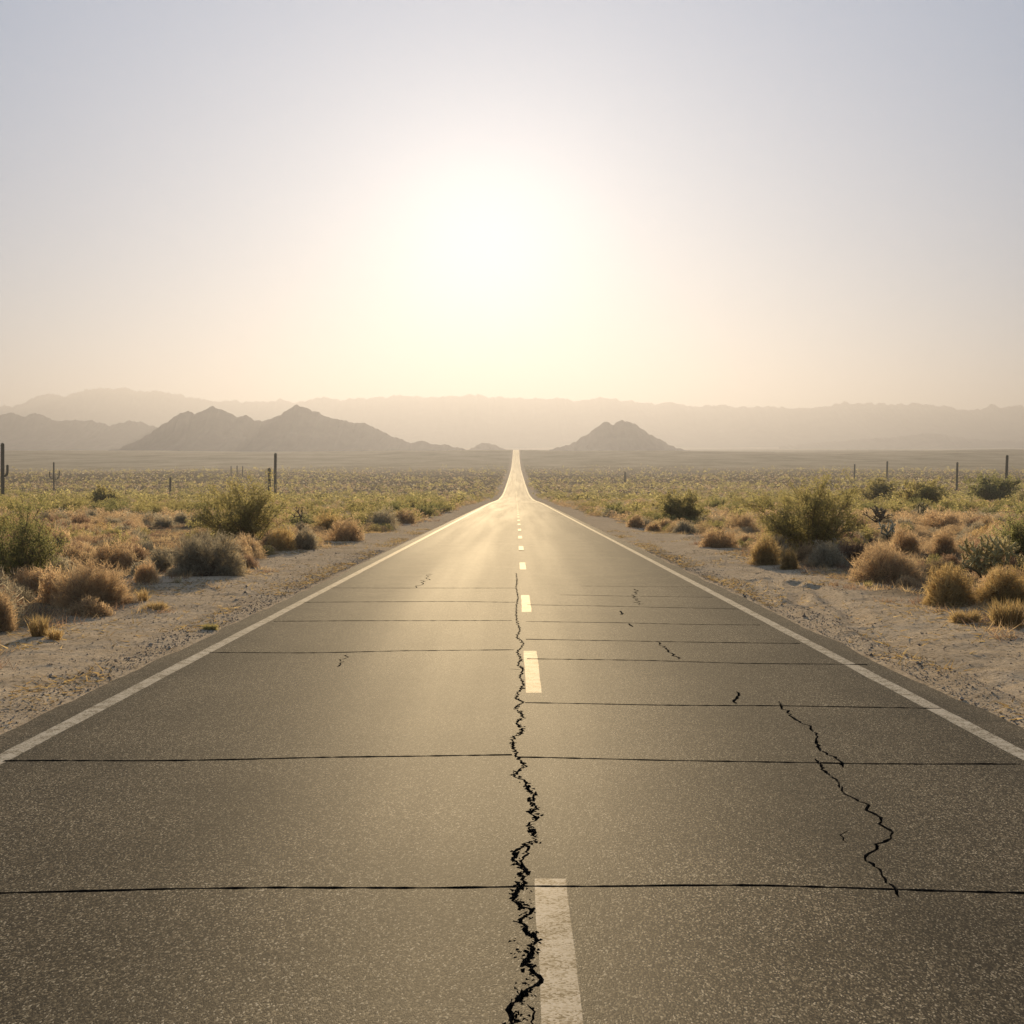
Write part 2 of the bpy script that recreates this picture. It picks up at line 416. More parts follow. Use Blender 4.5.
# far road strips
def strip(x0, x1, ys, dz=0.0, x1f=None):
    z = P(ys) + dz
    a = np.column_stack([np.full_like(ys, x0), ys, z]); b = np.column_stack([np.full_like(ys, x1), ys, z])
    v = np.vstack([a, b]); m = len(ys); i = np.arange(m - 1)
    f = np.vstack([np.column_stack([i, i + m, i + m + 1]), np.column_stack([i, i + m + 1, i + 1])])
    if x1 < x0: f = f[:, ::-1]
    return v, f
yfar = np.concatenate([np.linspace(Y1, 300, 90), np.linspace(306, 2400, 180)])
for x0, x1 in ((-RW, -LX1), (-LX0, LX0), (LX1, RW)):
    v, f = strip(x0, x1, yfar); V.append(v); F.append(f + off); MI.append(np.zeros(len(f), int)); off += len(v)
for s in (-1, 1):
    z = P(yfar); v = np.vstack([np.column_stack([np.full_like(yfar, s * RW), yfar, z]), np.column_stack([np.full_like(yfar, s * (RW + .05)), yfar, z - .15])])
    m = len(yfar); i = np.arange(m - 1)
    f = np.vstack([np.column_stack([i, i + m, i + m + 1]), np.column_stack([i, i + m + 1, i + 1])])
    V.append(v); F.append(f + off); MI.append(np.zeros(len(f), int)); off += len(v)
road = link('road', new_mesh('road', np.vstack(V), np.vstack(F), [M_ASPH, M_CRACK], midx=np.concatenate(MI), smooth=False))
tag(road, 'cracked two lane asphalt road running straight to the horizon', None, None, 'structure')
for s, key in ((-1, 'L'), (1, 'R')):
    v, f = submesh('l', groups[key], None)
    x0, x1 = (s * LX0, s * LX1) if s > 0 else (s * LX1, s * LX0)
    v2, f2 = strip(x0, x1, yfar)
    o = link('edge_line', new_mesh('edge_line', np.vstack([v, v2]), np.vstack([f, f2 + len(v)]), [M_PAINT]), road)
    tag(o, 'solid white line along the %s edge of the asphalt' % ('left' if s < 0 else 'right'))
for i in range(len(dash_near)):
    v, f = submesh('d', groups['D%d' % i], None)
    o = link('centre_dash', new_mesh('centre_dash', v, f, [M_PAINT]), road)
for ya, yb in dash_far:
    v, f = strip(DX0, DX1, np.linspace(ya, yb, 4), .012)
    link('centre_dash', new_mesh('centre_dash', v, f, [M_PAINT]), road)

# ------------------------------------------------------------------ ground
def ground_mat():
    m, nt, ns, lk = mat('desert_soil')
    tc = ns.new('ShaderNodeTexCoord')
    at = nd(ns, 'ShaderNodeAttribute', attribute_name='veg')
    n1 = nd(ns, 'ShaderNodeTexNoise', i_Scale=1.3, i_Detail=8.0, i_Roughness=.65); lk.new(tc.outputs['Object'], n1.inputs['Vector'])
    sand = ramp(ns, [(.25, (.52, .40, .26)), (.5, (.67, .53, .36)), (.75, (.75, .61, .43))]); lk.new(n1.outputs['Fac'], sand.inputs[0])
    n2 = nd(ns, 'ShaderNodeTexNoise', i_Scale=16.0, i_Detail=8.0, i_Roughness=.75); lk.new(tc.outputs['Object'], n2.inputs['Vector'])
    g = ramp(ns, [(.38, (.36, .34, .32)), (.48, (.86, .85, .84)), (.56, (1, 1, 1)), (.68, (1.12, 1.1, 1.08))]); lk.new(n2.outputs['Fac'], g.inputs[0])
    mxs = nd(ns, 'ShaderNodeMix', data_type='RGBA', blend_type='MULTIPLY'); mxs.inputs[0].default_value = .85
    lk.new(sand.outputs[0], mxs.inputs[6]); lk.new(g.outputs[0], mxs.inputs[7])
    n3 = nd(ns, 'ShaderNodeTexNoise', i_Scale=.5, i_Detail=9.0, i_Roughness=.7); lk.new(tc.outputs['Object'], n3.inputs['Vector'])
    soil = ramp(ns, [(.3, (.13, .095, .055)), (.5, (.22, .165, .10)), (.7, (.32, .24, .15))]); lk.new(n3.outputs['Fac'], soil.inputs[0])
    mx = nd(ns, 'ShaderNodeMix', data_type='RGBA'); lk.new(at.outputs['Fac'], mx.inputs[0]); lk.new(mxs.outputs[2], mx.inputs[6]); lk.new(soil.outputs[0], mx.inputs[7])
    # scrub cover of the far plain, too small to tell apart
    at2 = nd(ns, 'ShaderNodeAttribute', attribute_name='plain')
    mp = nd(ns, 'ShaderNodeMapping'); mp.inputs['Scale'].default_value = (.02, .012, .02); lk.new(tc.outputs['Object'], mp.inputs[0])
    n4 = nd(ns, 'ShaderNodeTexNoise', i_Scale=1.0, i_Detail=9.0, i_Roughness=.72); lk.new(mp.outputs[0], n4.inputs['Vector'])
    pl = ramp(ns, [(.35, (.32, .265, .155)), (.5, (.46, .37, .23)), (.65, (.57, .46, .30))]); lk.new(n4.outputs['Fac'], pl.inputs[0])
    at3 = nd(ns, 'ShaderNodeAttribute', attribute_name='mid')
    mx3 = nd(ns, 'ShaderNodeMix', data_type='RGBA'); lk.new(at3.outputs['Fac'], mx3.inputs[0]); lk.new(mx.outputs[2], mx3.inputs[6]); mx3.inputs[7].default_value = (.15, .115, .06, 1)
    mx2 = nd(ns, 'ShaderNodeMix', data_type='RGBA'); lk.new(at2.outputs['Fac'], mx2.inputs[0]); lk.new(mx3.outputs[2], mx2.inputs[6]); lk.new(pl.outputs[0], mx2.inputs[7])
    p = nd(ns, 'ShaderNodeBsdfPrincipled', i_Roughness=.95); lk.new(mx2.outputs[2], p.inputs['Base Color'])
    p.inputs['Specular IOR Level'].default_value = 0
    n5 = nd(ns, 'ShaderNodeTexNoise', i_Scale=38.0, i_Detail=5.0, i_Roughness=.65); lk.new(tc.outputs['Object'], n5.inputs['Vector'])
    bp = nd(ns, 'ShaderNodeBump', i_Strength=1.0, i_Distance=.035); lk.new(n5.outputs['Fac'], bp.inputs['Height'])
    lk.new(bp.outputs[0], p.inputs['Normal'])
    o = ns.new('ShaderNodeOutputMaterial'); lk.new(p.outputs[0], o.inputs[0])
    return m
def grow(a, lim, s0, k):
    out = [a]; s = s0
    while out[-1] < lim:
        out.append(out[-1] + s); s *= k
    return out
xp = [.0, 1.2, 2.4, 3.3] + list(np.arange(3.5, 9.0, .085)) + grow(9.05, 7000, .12, 1.045)
xs = np.array(sorted(set([-v for v in xp] + xp)))
yp = [-90, -60, -35, -20, -10, -4, 0, 3] + list(np.arange(5, 9, .25)) + list(np.arange(9, 28, .085))
s = .09
while yp[-1] < 12000:
    yp.append(yp[-1] + s); s = max(s, min(s * 1.02, yp[-1] * .011))
ysg = np.array(yp)
XX, YY = np.meshgrid(xs, ysg)
ZZ = H(XX.ravel(), YY.ravel())
nx, nyy = len(xs), len(ysg)
idx = np.arange(nx * nyy).reshape(nyy, nx)
fq = np.stack([idx[:-1, :-1], idx[:-1, 1:], idx[1:, 1:], idx[1:, :-1]], -1).reshape(-1, 4)
gm = new_mesh('desert_ground', np.column_stack([XX.ravel(), YY.ravel(), ZZ]), fq, [ground_mat()], smooth=True)
xa, ya = XX.ravel(), YY.ravel()
veg = np.clip((np.abs(xa) - 6.3 - 1.6 * fbm(xa * .3, ya * .3, 101, 3)) / 1.4, 0, 1)
a = gm.attributes.new('veg', 'FLOAT', 'POINT'); a.data.foreach_set('value', veg.astype(np.float32))
plain = np.clip((ya - 700) / 400, 0, 1) * np.clip((np.abs(xa) - 4.4) / 1.5, 0, 1) * .9
a = gm.attributes.new('plain', 'FLOAT', 'POINT'); a.data.foreach_set('value', plain.astype(np.float32))
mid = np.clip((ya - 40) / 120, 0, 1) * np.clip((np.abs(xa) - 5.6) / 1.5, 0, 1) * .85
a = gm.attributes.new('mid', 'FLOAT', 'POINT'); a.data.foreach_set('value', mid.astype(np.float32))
gr = link('desert_ground', gm); tag(gr, 'sandy desert ground with bare verges beside the road', None, None, 'structure')

# ------------------------------------------------------------------ hills
def hill_mat(name, c0, c1):
    m, nt, ns, lk = mat(name)
    tc = ns.new('ShaderNodeTexCoord')
    n = nd(ns, 'ShaderNodeTexNoise', i_Scale=.012, i_Detail=9.0, i_Roughness=.7); lk.new(tc.outputs['Object'], n.inputs['Vector'])
    cr = ramp(ns, [(.35, c0), (.65, c1)]); lk.new(n.outputs['Fac'], cr.inputs[0])
    p = nd(ns, 'ShaderNodeBsdfPrincipled', i_Roughness=1.0); lk.new(cr.outputs[0], p.inputs['Base Color'])
    p.inputs['Specular IOR Level'].default_value = .05
    bp = nd(ns, 'ShaderNodeBump', i_Strength=.6, i_Distance=6.0); lk.new(n.outputs['Fac'], bp.inputs['Height']); lk.new(bp.outputs[0], p.inputs['Normal'])
    o = ns.new('ShaderNodeOutputMaterial'); lk.new(p.outputs[0], o.inputs[0])
    return m
M_HILL = hill_mat('hill_rock', (.11, .085, .06), (.17, .13, .09))
M_MTN = hill_mat('mountain_rock', (.13, .10, .08), (.20, .16, .12))
def ridge(name, label, sil, D, depth, seed, m, extend=0, step=1.0, rough_amp=.22, jag=1.0):
    sil = np.array(sil, float)
    px = np.arange(sil[0, 0], sil[-1, 0] + .1, step)
    py = np.interp(px, sil[:, 0], sil[:, 1])
    k = np.array([1, 6, 1.]) / 8
    py[1:-1] = np.convolve(py, k, 'valid') if len(py) > 3 else py[1:-1]
    py = py + jag * (1.6 * vnoise(px * .16, px * 0, seed) + 1.2 * vnoise(px * .37, px * 0, seed + 1) + .9 * vnoise(px * .8, px * 0, seed + 2))
    X = np.array([at_y(p, D) for p in px])
    crest = np.array([CAM_Z + D * (lambda d: d.z / d.y)(ray(p, q)) for p, q in zip(px, py)])
    if extend:
        ex = np.arange(1, extend) * (X[1] - X[0]) * 3
        h0, h1 = crest[0], crest[-1]
        X = np.concatenate([X[0] - ex[::-1], X, X[-1] + ex])
        crest = np.concatenate([h0 + 120 * fbm(ex[::-1] * .0016, ex * 0, seed + 5, 4) * np.clip(ex[::-1] / 600, 0, 1), crest, h1 + 120 * fbm(ex * .0016, ex * 0, seed + 6, 4) * np.clip(ex / 600, 0, 1)])
    base = P(np.array([D]))[0] - 8
    hh = np.maximum(crest - base, 1.0)
    vs = np.concatenate([-np.linspace(1, 0, 46) ** 1.15, np.linspace(0, 1, 24)[1:]])
    XX, VV = np.meshgrid(X, vs)
    Hh = np.tile(hh, (len(vs), 1))
    # low parts of the silhouette have short slopes
    hm = hh.max()
    dloc = depth * (.30 + .70 * Hh / hm)
    YY = D + VV * dloc
    av = np.abs(VV)
    prof = (1 - av) ** 1.25 * .85 + (1 - av) ** 3 * .15
    rid = 1 - np.abs(2 * fbm(XX / depth * 3.2 + .8 * fbm(XX / depth * 2, YY / depth * 2, seed + 3, 2), YY / depth * 1.1, seed + 8, 4, .55))
    cut = 1 - rough_amp * 2.2 * (1 - rid) * np.clip(av * 4, 0, 1)
    # the crest line is kept, spurs fall away from it
    ZZ = base + Hh * prof * np.clip(cut, .25, 1.15)
    n0, n1 = len(vs), len(X)
    idx = np.arange(n0 * n1).reshape(n0, n1)
    f = np.stack([idx[:-1, :-1], idx[:-1, 1:], idx[1:, 1:], idx[1:, :-1]], -1).reshape(-1, 4)
    o = link(name, new_mesh(name, np.column_stack([XX.ravel(), YY.ravel(), ZZ.ravel()]), f, [m], smooth=True))
    tag(o, label, None, None, 'structure')
    return o
far_sil = [(-30, 408), (0, 406), (16, 407), (42, 395), (54, 394), (64, 397.5), (85, 390), (104, 386.5), (117, 389), (125, 387), (140, 392), (147, 392), (156, 391), (172, 393), (190, 397), (210, 401), (230, 401), (256, 402), (281, 400), (296, 402), (326, 397), (341, 400), (363, 398), (386, 397), (406, 395), (421, 397), (441, 397), (463, 396), (478, 394), (491, 397), (512, 398), (564, 398), (572, 401), (589, 400), (602, 397), (619, 399.5), (639, 402), (654, 404.5), (667, 402), (682, 406), (719, 405), (742, 407), (762, 407), (768, 406), (793, 409), (830, 406), (844, 402), (853, 404), (868, 402.5), (893, 404.5), (918, 403), (940, 405.5), (958, 409), (978, 410), (990, 404.5), (1000, 407), (1024, 406), (1060, 408)]
ridge('mountain_range', 'faint far mountain range along the whole horizon', far_sil, 7200, 1500, 5, M_MTN, 26, 1.2, .22, 1.3)
ridge('hill_range', 'hazy low range of hills at the far left', [(-60, 430), (-25, 420), (0, 415), (11, 412), (26, 417), (36, 413), (59, 421), (82, 420), (92, 421), (110, 426), (130, 421), (140, 422), (155, 427), (175, 434), (200, 444), (215, 449)], 3700, 560, 15, M_HILL)
ridge('hill', 'dark double peaked hill left of the road', [(92, 453), (120, 448), (140, 440), (160, 427), (175, 417), (189, 411), (196, 413), (214, 406.5), (222, 409), (237, 417.5), (247, 416), (255, 420), (263, 421), (271, 418), (278, 416), (298, 404.5), (308, 409), (331, 418), (338, 419), (356, 424), (363, 422.5), (376, 427.5), (391, 436), (411, 442.5), (420, 441), (431, 444), (446, 445), (463, 449), (474, 452)], 2650, 360, 25, M_HILL)
ridge('hill', 'tiny low hill just left of where the road ends', [(466, 452), (473, 447.5), (483.5, 442), (491, 444), (506, 450), (512, 452)], 3000, 110, 35, M_HILL, step=1.2)
ridge('hill', 'lone dark cone hill right of the road', [(538, 453), (549, 450), (567, 445), (584.5, 436), (599.5, 424.5), (607, 421), (613, 424.5), (623, 419.5), (631, 422.5), (644, 431), (662, 441), (677, 447.5), (692, 450.5), (705, 453)], 2650, 300, 45, M_HILL)
ridge('hill', 'faint flat mesa low on the far right plain', [(780, 446), (840, 441), (890, 438), (913, 435), (928, 433.5), (943, 434.5), (958, 438), (985, 440), (1024, 441), (1070, 444)], 5200, 420, 55, M_MTN)

# ------------------------------------------------------------------ foliage
def leaf_mat(name, trans, rough=.7):
    m, nt, ns, lk = mat(name)
    at = nd(ns, 'ShaderNodeAttribute', attribute_name='col')
    oi = ns.new('ShaderNodeObjectInfo')
    mr = nd(ns, 'ShaderNodeMapRange', i_1=0, i_2=1, i_3=.82, i_4=1.18); lk.new(oi.outputs['Random'], mr.inputs[0])
    sc = nd(ns, 'ShaderNodeVectorMath', operation='SCALE'); lk.new(at.outputs['Color'], sc.inputs[0]); lk.new(mr.outputs[0], sc.inputs['Scale'])
    d = ns.new('ShaderNodeBsdfDiffuse'); t = ns.new('ShaderNodeBsdfTranslucent')
    lk.new(sc.outputs[0], d.inputs[0]); lk.new(sc.outputs[0], t.inputs[0])
    mx = nd(ns, 'ShaderNodeMixShader', i_0=trans); lk.new(d.outputs[0], mx.inputs[1]); lk.new(t.outputs[0], mx.inputs[2])
    o = ns.new('ShaderNodeOutputMaterial'); lk.new(mx.outputs[0], o.inputs[0])
    return m
def flat_mat(name, rough=.9):
    m, nt, ns, lk = mat(name)
    at = nd(ns, 'ShaderNodeAttribute', attribute_name='col')
    p = nd(ns, 'ShaderNodeBsdfPrincipled', i_Roughness=rough); lk.new(at.outputs['Color'], p.inputs['Base Color'])
    p.inputs['Specular IOR Level'].default_value = .25
    o = ns.new('ShaderNodeOutputMaterial'); lk.new(p.outputs[0], o.inputs[0])
    return m
M_DRY = leaf_mat('dry_twigs', .5)
M_GREEN = leaf_mat('green_leaves', .6)
M_GREY = leaf_mat('grey_leaves', .42)
M_GRASS = leaf_mat('dry_grass', .5)
M_STEM = flat_mat('stem_bark')
M_STONE = flat_mat('stone')
M_CACT = flat_mat('cactus_skin', .75)

def unit(v): return v / (np.linalg.norm(v, axis=-1, keepdims=True) + 1e-9)
PAL = {
 'dry':  [(.56, .40, .22), (.46, .32, .18), (.63, .47, .26), (.38, .27, .165), (.51, .37, .22)],
 'gold': [(.55, .40, .17), (.48, .34, .15), (.60, .45, .22), (.42, .29, .13)],
 'grey': [(.31, .265, .185), (.38, .33, .23), (.26, .225, .155), (.34, .285, .19)],
 'green':[(.27, .24, .09), (.33, .285, .11), (.22, .20, .075), (.38, .325, .135), (.31, .25, .11)],
 'dark': [(.20, .20, .08), (.25, .24, .095), (.30, .275, .11), (.15, .15, .065)],
 'rust': [(.36, .235, .15), (.30, .19, .12), (.42, .29, .18), (.26, .17, .11)],
 'pale': [(.60, .52, .33), (.52, .44, .26), (.66, .58, .40)],
}
GAIN = {'dry': 1.10, 'green': 1.22, 'grey': 1.28, 'dark': 1.15}
def colours(pal, n, r, var=.16):
    p = np.array(PAL[pal]) * GAIN.get(pal, 1.0); c = p[r.integers(0, len(p), n)]
    return c * r.uniform(1 - var, 1 + var, (n, 1))
def spikes(p0, d, L, w, r):
    n = len(p0)
    s = unit(np.cross(d, unit(r.normal(size=(n, 3))))) * w[:, None] * .5
    v = np.stack([p0 - s, p0 + s, p0 + d * L[:, None]], 1).reshape(-1, 3)
    return v, np.arange(3 * n).reshape(n, 3)
def leaves(p0, d, L, w, r):
    n = len(p0)
    s = unit(np.cross(d, unit(r.normal(size=(n, 3))))) * w[:, None] * .5
    mid = p0 + d * L[:, None] * .5
    v = np.stack([p0, mid - s, p0 + d * L[:, None], mid + s], 1).reshape(-1, 3)
    b = np.arange(n)[:, None] * 4
    f = np.stack([b + [0, 1, 2], b + [0, 2, 3]], 1).reshape(-1, 3)
    return v, f
def tubes(segs, r0s, r1s, k=4):
    """segs: list of (a,b); tapered k-sided tubes"""
    a = np.array([s[0] for s in segs]); b = np.array([s[1] for s in segs]); n = len(a)
    d = unit(b - a); ref = np.where(np.abs(d[:, 2:3]) > .9, np.array([[1., 0, 0]]), np.array([[0., 0, 1]]))
    u = unit(np.cross(d, ref)); w = np.cross(d, u)
    an = np.arange(k) * 2 * math.pi / k
    ring = u[:, None] * np.cos(an)[None, :, None] + w[:, None] * np.sin(an)[None, :, None]
    v = np.concatenate([a[:, None] + ring * np.array(r0s)[:, None, None], b[:, None] + ring * np.array(r1s)[:, None, None]], 1).reshape(-1, 3)
    fs = []
    base = (np.arange(n) * 2 * k)[:, None]
    for i in range(k):
        j = (i + 1) % k
        fs.append(base + [i, j, k + j]); fs.append(base + [i, k + j, k + i])
    return v, np.concatenate(fs)
def join(parts):
    V, F, C = [], [], []; o = 0
    for v, f, c in parts:
        V.append(v); F.append(f + o); C.append(c); o += len(v)
    return np.vstack(V), np.vstack(F), np.vstack(C)

def lobed(w, h, nl, r):
    lob = [(0, 0, w * .34, w * .30, h * .95)]
    for i in range(nl):
        a = r.uniform(0, 2 * math.pi); q = r.uniform(.12, .30) * w
        rr = r.uniform(.17, .27) * w
        lob.append((math.cos(a) * q, math.sin(a) * q * .8, rr, rr, h * r.uniform(.55, 1.0)))
    return np.array(lob)
def dry_shrub(w, h, n, pal, r, tl=.15, tw=.009, up=.35, messy=.62, leafy=0.0):
    lob = lobed(w, h, 7, r)
    pr = lob[:, 2] ** 2; k = r.choice(len(lob), n, p=pr / pr.sum())
    az = r.uniform(0, 2 * math.pi, n); se = r.uniform(-.02, 1, n); ce = np.sqrt(1 - se ** 2)
    dr = np.stack([ce * np.cos(az), ce * np.sin(az), se], 1)
    # clumping: directions are pulled towards a set of tufts so gaps stay between
    tuf = unit(r.normal(size=(60, 3))); tuf[:, 2] = np.abs(tuf[:, 2])
    near = np.argmax(dr @ tuf.T, 1)
    dr = unit(dr * .6 + tuf[near] * .4)
    u = r.random(n) ** .42
    wob = 1 + .10 * np.sin(near * 12.9)
    ext = np.stack([lob[k, 2], lob[k, 3], lob[k, 4]], 1)
    pos = np.stack([lob[k, 0], lob[k, 1], np.zeros(n)], 1) + dr * ext * (u * wob)[:, None]
    L = tl * r.uniform(.5, 1.25, n) * np.where(r.random(n) < .05, 1.9, 1.0)
    d = unit(dr * np.array([1, 1, .8]) + np.array([0, 0, up]) + messy * r.normal(size=(n, 3)))
    p0 = pos - d * L[:, None] * .6
    p0[:, 2] = np.maximum(p0[:, 2], .005)
    W = tw * r.uniform(.6, 1.3, n)
    v, f = spikes(p0, d, L, W, r)
    c = colours(pal, n, r) * (1 + .10 * np.sin(near * 7.7))[:, None]
    fol = [(v, f, c)]
    if leafy:
        m = int(n * leafy); q = r.integers(0, n, m)
        dd = unit(r.normal(size=(m, 3)) + [0, 0, .4])
        v2, f2 = leaves(p0[q] + d[q] * (L[q] * r.random(m))[:, None], dd, tl * .25 * r.uniform(.6, 1.3, m), tl * .12 * r.uniform(.7, 1.3, m), r)
        fol.append((v2, f2, np.repeat(colours(pal, m, r), 2, 0)))
    ns = max(14, n // 90)
    q = r.integers(0, n, ns); base = r.normal(size=(ns, 3)) * [w * .10, w * .10, 0]
    mid = base * .5 + p0[q] * .5 + np.array([0, 0, .08 * h])
    segs = [(base[i], mid[i]) for i in range(ns)] + [(mid[i], p0[q[i]]) for i in range(ns)]
    sr = .0045 * (.5 + w * .5)
    v, f = tubes(segs, [sr * 1.5] * ns + [sr] * ns, [sr] * ns + [sr * .4] * ns, 3)
    st = (v, f, np.tile(np.array([[.17, .12, .08]]), (len(f), 1)))
    return join(fol), st
def green_shrub(w, h, n, pal, r, ls=.035, nst=38, spread=1.0, low=.12):
    nb = 15; segs, r0, r1 = [], [], []
    pts, dirs = [], []
    for s in range(nst):
        az = r.uniform(0, 2 * math.pi); t = math.sqrt((s + r.random()) / nst) * 1.42 * spread
        ln = r.uniform(.72, 1.06) * (.80 + .20 * min(1, t / .7))
        end = np.array([math.cos(az) * math.sin(t) * w * .5, math.sin(az) * math.sin(t) * w * .5, (.20 + .68 * math.cos(t)) * h]) * ln
        b = np.array([math.cos(az), math.sin(az), 0]) * r.uniform(.02, .30) * w * .5
        ctrl = b * .5 + end * .5 + np.array([-math.cos(az), -math.sin(az), .6]) * .07 * w + r.normal(0, .03 * w, 3)
        tt = np.linspace(0, 1, 6)[:, None]
        cv = b * (1 - tt) ** 2 + 2 * ctrl * tt * (1 - tt) + end * tt ** 2
        cv[:, 2] = np.maximum(cv[:, 2], 0)
        sr = .011 * (h / 1.8)
        for i in range(5):
            segs.append((cv[i], cv[i + 1])); r0.append(sr * (1 - i * .17)); r1.append(sr * (1 - (i + 1) * .17))
        for k in range(nb):
            q = r.uniform(low, 1.0); i = min(4, int(q * 5)); f_ = q * 5 - i
            p = cv[i] * (1 - f_) + cv[i + 1] * f_
            d = cv[i + 1] - cv[i]; d = d / (np.linalg.norm(d) + 1e-9)
            d = d * .7 + r.normal(size=3) * .75 + np.array([0, 0, .25]); d /= np.linalg.norm(d)
            L = r.uniform(.10, .24) * h
            e = p + d * L; e[2] = max(e[2], .02)
            segs.append((p, e)); r0.append(sr * .35); r1.append(sr * .12)
            pts.append(p); dirs.append(e - p)
    pts = np.array(pts); dirs = np.array(dirs)
    k = r.integers(0, len(pts), n); q = r.random(n) ** .7 * 1.05
    pos = pts[k] + dirs[k] * q[:, None] + r.normal(size=(n, 3)) * .022 * h
    pos[:, 2] = np.maximum(pos[:, 2], .01)
    d = unit(unit(dirs[k]) * .5 + r.normal(size=(n, 3)) * .8 + [0, 0, .3])
    v, f = leaves(pos, d, ls * r.uniform(.6, 1.4, n), ls * .55 * r.uniform(.7, 1.3, n), r)
    tint = colours(pal, len(pts), r, .12)[k] * .5 + colours(pal, n, r) * .5
    c = np.repeat(tint, 2, 0)
    v2, f2 = tubes(segs, r0, r1, 3)
    return (v, f, c), (v2, f2, np.tile(np.array([[.14, .105, .075]]), (len(f2), 1)))
def grass_tuft(w, h, n, pal, r, lean=.55):
    az = r.uniform(0, 2 * math.pi, n); q = np.sqrt(r.random(n))
    base = np.stack([np.cos(az) * q * w * .3, np.sin(az) * q * w * .3, np.zeros(n)], 1)
    t = r.normal(0, lean, n); a2 = az + r.normal(0, .6, n)
    d = unit(np.stack([np.cos(a2) * np.sin(np.abs(t)), np.sin(a2) * np.sin(np.abs(t)), np.cos(t)], 1))
    d[:, 2] = np.abs(d[:, 2]) + .1; d = unit(d)
    L = h * r.uniform(.5, 1.05, n)
    W = np.full(n, .007) * r.uniform(.6, 1.4, n)
    # two-piece blades: lower part then bent tip
    s = unit(np.cross(d, unit(r.normal(size=(n, 3))))) * W[:, None] * .5
    mid = base + d * L[:, None] * .6
    d2 = unit(d + r.normal(0, .35, (n, 3)) - [0, 0, .2]); tip = mid + d2 * L[:, None] * .45
    tip[:, 2] = np.maximum(tip[:, 2], .01)
    v = np.stack([base - s, base + s, mid + s * .8, mid - s * .8, tip], 1).reshape(-1, 3)
    b = np.arange(n)[:, None] * 5
    f = np.concatenate([b + [0, 1, 2], b + [0, 2, 3], b + [3, 2, 4]])
    c = colours(pal, n, r)
    return v, f, np.vstack([c, c, c])

def place(x, y): return (x, y, float(H(np.array([x]), np.array([y]))[0]) - .01)
HERO = []   # (x, y, radius, height)
def shrub(name, kind, px, py, wpx, hpx, label, cat, pal=None, n=None, group=None, **kw):
    r = np.random.default_rng(abs(hash((px, py))) % 100000 + 1)
    x, y = ground(px, py)
    y += wpx / FPX * y * .32               # py marks the near foot of the bush
    x = at_y(px, y)
    sc = math.sqrt(x * x + y * y) / FPX
    w, h = wpx * sc * 1.02, hpx * sc * 1.05
    if kind == 'dry':
        fol, st = dry_shrub(w, h, n or 9000, pal or 'dry', r, tl=.10 + .07 * h, tw=max(.007, sc * .42), **kw); mt = M_DRY
    elif kind == 'grey':
        fol, st = dry_shrub(w, h, n or 9000, pal or 'grey', r, tl=.10 + .06 * h, tw=max(.007, sc * .42), leafy=.4, **kw); mt = M_GREY
    else:
        fol, st = green_shrub(w, h, n or 9000, pal or 'green', r, ls=max(.034, sc * 1.75), **kw); mt = M_GREEN
    root = link(name, None, None, place(x, y), 0)
    root.empty_display_size = .2
    tag(root, label, cat, group)
    link('foliage', new_mesh('foliage', fol[0], fol[1], [mt], fol[2]), root)
    link('stems', new_mesh('stems', st[0], st[1], [M_STEM], st[2]), root)
    HERO.append((x, y, w * .5, h, px, wpx))
    return root
def tuft(name, px, py, wpx, hpx, label, cat, pal='gold', n=700, group=None, lean=.55):
    r = np.random.default_rng(int(px * 7 + py))
    x, y = ground(px, py); sc = y / FPX
    v, f, c = grass_tuft(wpx * sc, hpx * sc, n, pal, r, lean)
    o = link(name, new_mesh(name, v, f, [M_GRASS], c), None, place(x, y)); tag(o, label, cat, group)
    HERO.append((x, y, wpx * sc * .5, hpx * sc, px, wpx))
    return o

D_, B_ = 'dry_shrub', 'shrub'
# left verge
shrub('creosote_bush', 'green', 14, 588, 92, 92, 'dark green leafy bush cut by the left edge of the picture, behind dry brush', B_, 'dark', 18000)
shrub(D_, 'dry', 84, 606, 100, 47, 'broad rounded brown shrub on the left verge, shading the sand before it', B_, n=16000)
shrub(D_, 'dry', -4, 629, 44, 44, 'straw coloured shrub cut by the left edge, nearest the viewer on that side', B_, n=8000)
shrub('sagebrush', 'grey', 213, 578, 92, 42, 'long grey sage shrub at the foot of the green bush left of the road', B_, n=15000)
shrub('creosote_bush', 'green', 243, 548, 106, 86, 'big airy yellow green bush on the left, behind the long grey sage', B_, None, 23000)
shrub(D_, 'dry', 146, 583, 32, 24, 'small pale round shrub between the broad brown shrub and the grey sage', B_, n=4500)
shrub(D_, 'dry', 113, 570, 60, 32, 'pale tan shrub just behind the broad rounded brown shrub', B_, n=8000)
shrub(D_, 'dry', 283, 552, 40, 26, 'orange tan brush at the right foot of the big airy green bush', B_, 'gold', 5000)
shrub('sagebrush', 'grey', 304, 551, 32, 24, 'small grey dome beside the left verge, right of the airy green bush', B_, n=5000)
shrub(D_, 'dry', 350, 541, 44, 26, 'tan dome shrub with a shaded front at the left verge edge', B_, n=5500)
shrub(D_, 'dry', 328, 534, 40, 22, 'pale straw brush behind the tan dome at the left verge', B_, 'gold', 4500)
shrub('sagebrush', 'grey', 386, 529, 44, 24, 'greyish mound farther up the left verge beside the road', B_, n=5000)
shrub(D_, 'dry', 405, 524, 30, 16, 'small low tan mound right of the greyish mound on the left verge', B_, n=3500)
shrub('creosote_bush', 'green', 103, 507, 32, 22, 'lone bright green bush standing among dry scrub at left', B_, n=6000)
shrub('sagebrush', 'grey', 160, 527, 26, 14, 'low dark grey shrub left of the airy green bush', B_, n=3000)
shrub('sagebrush', 'grey', 181, 523, 20, 12, 'smaller low grey shrub touching the airy green bush', B_, n=2500)
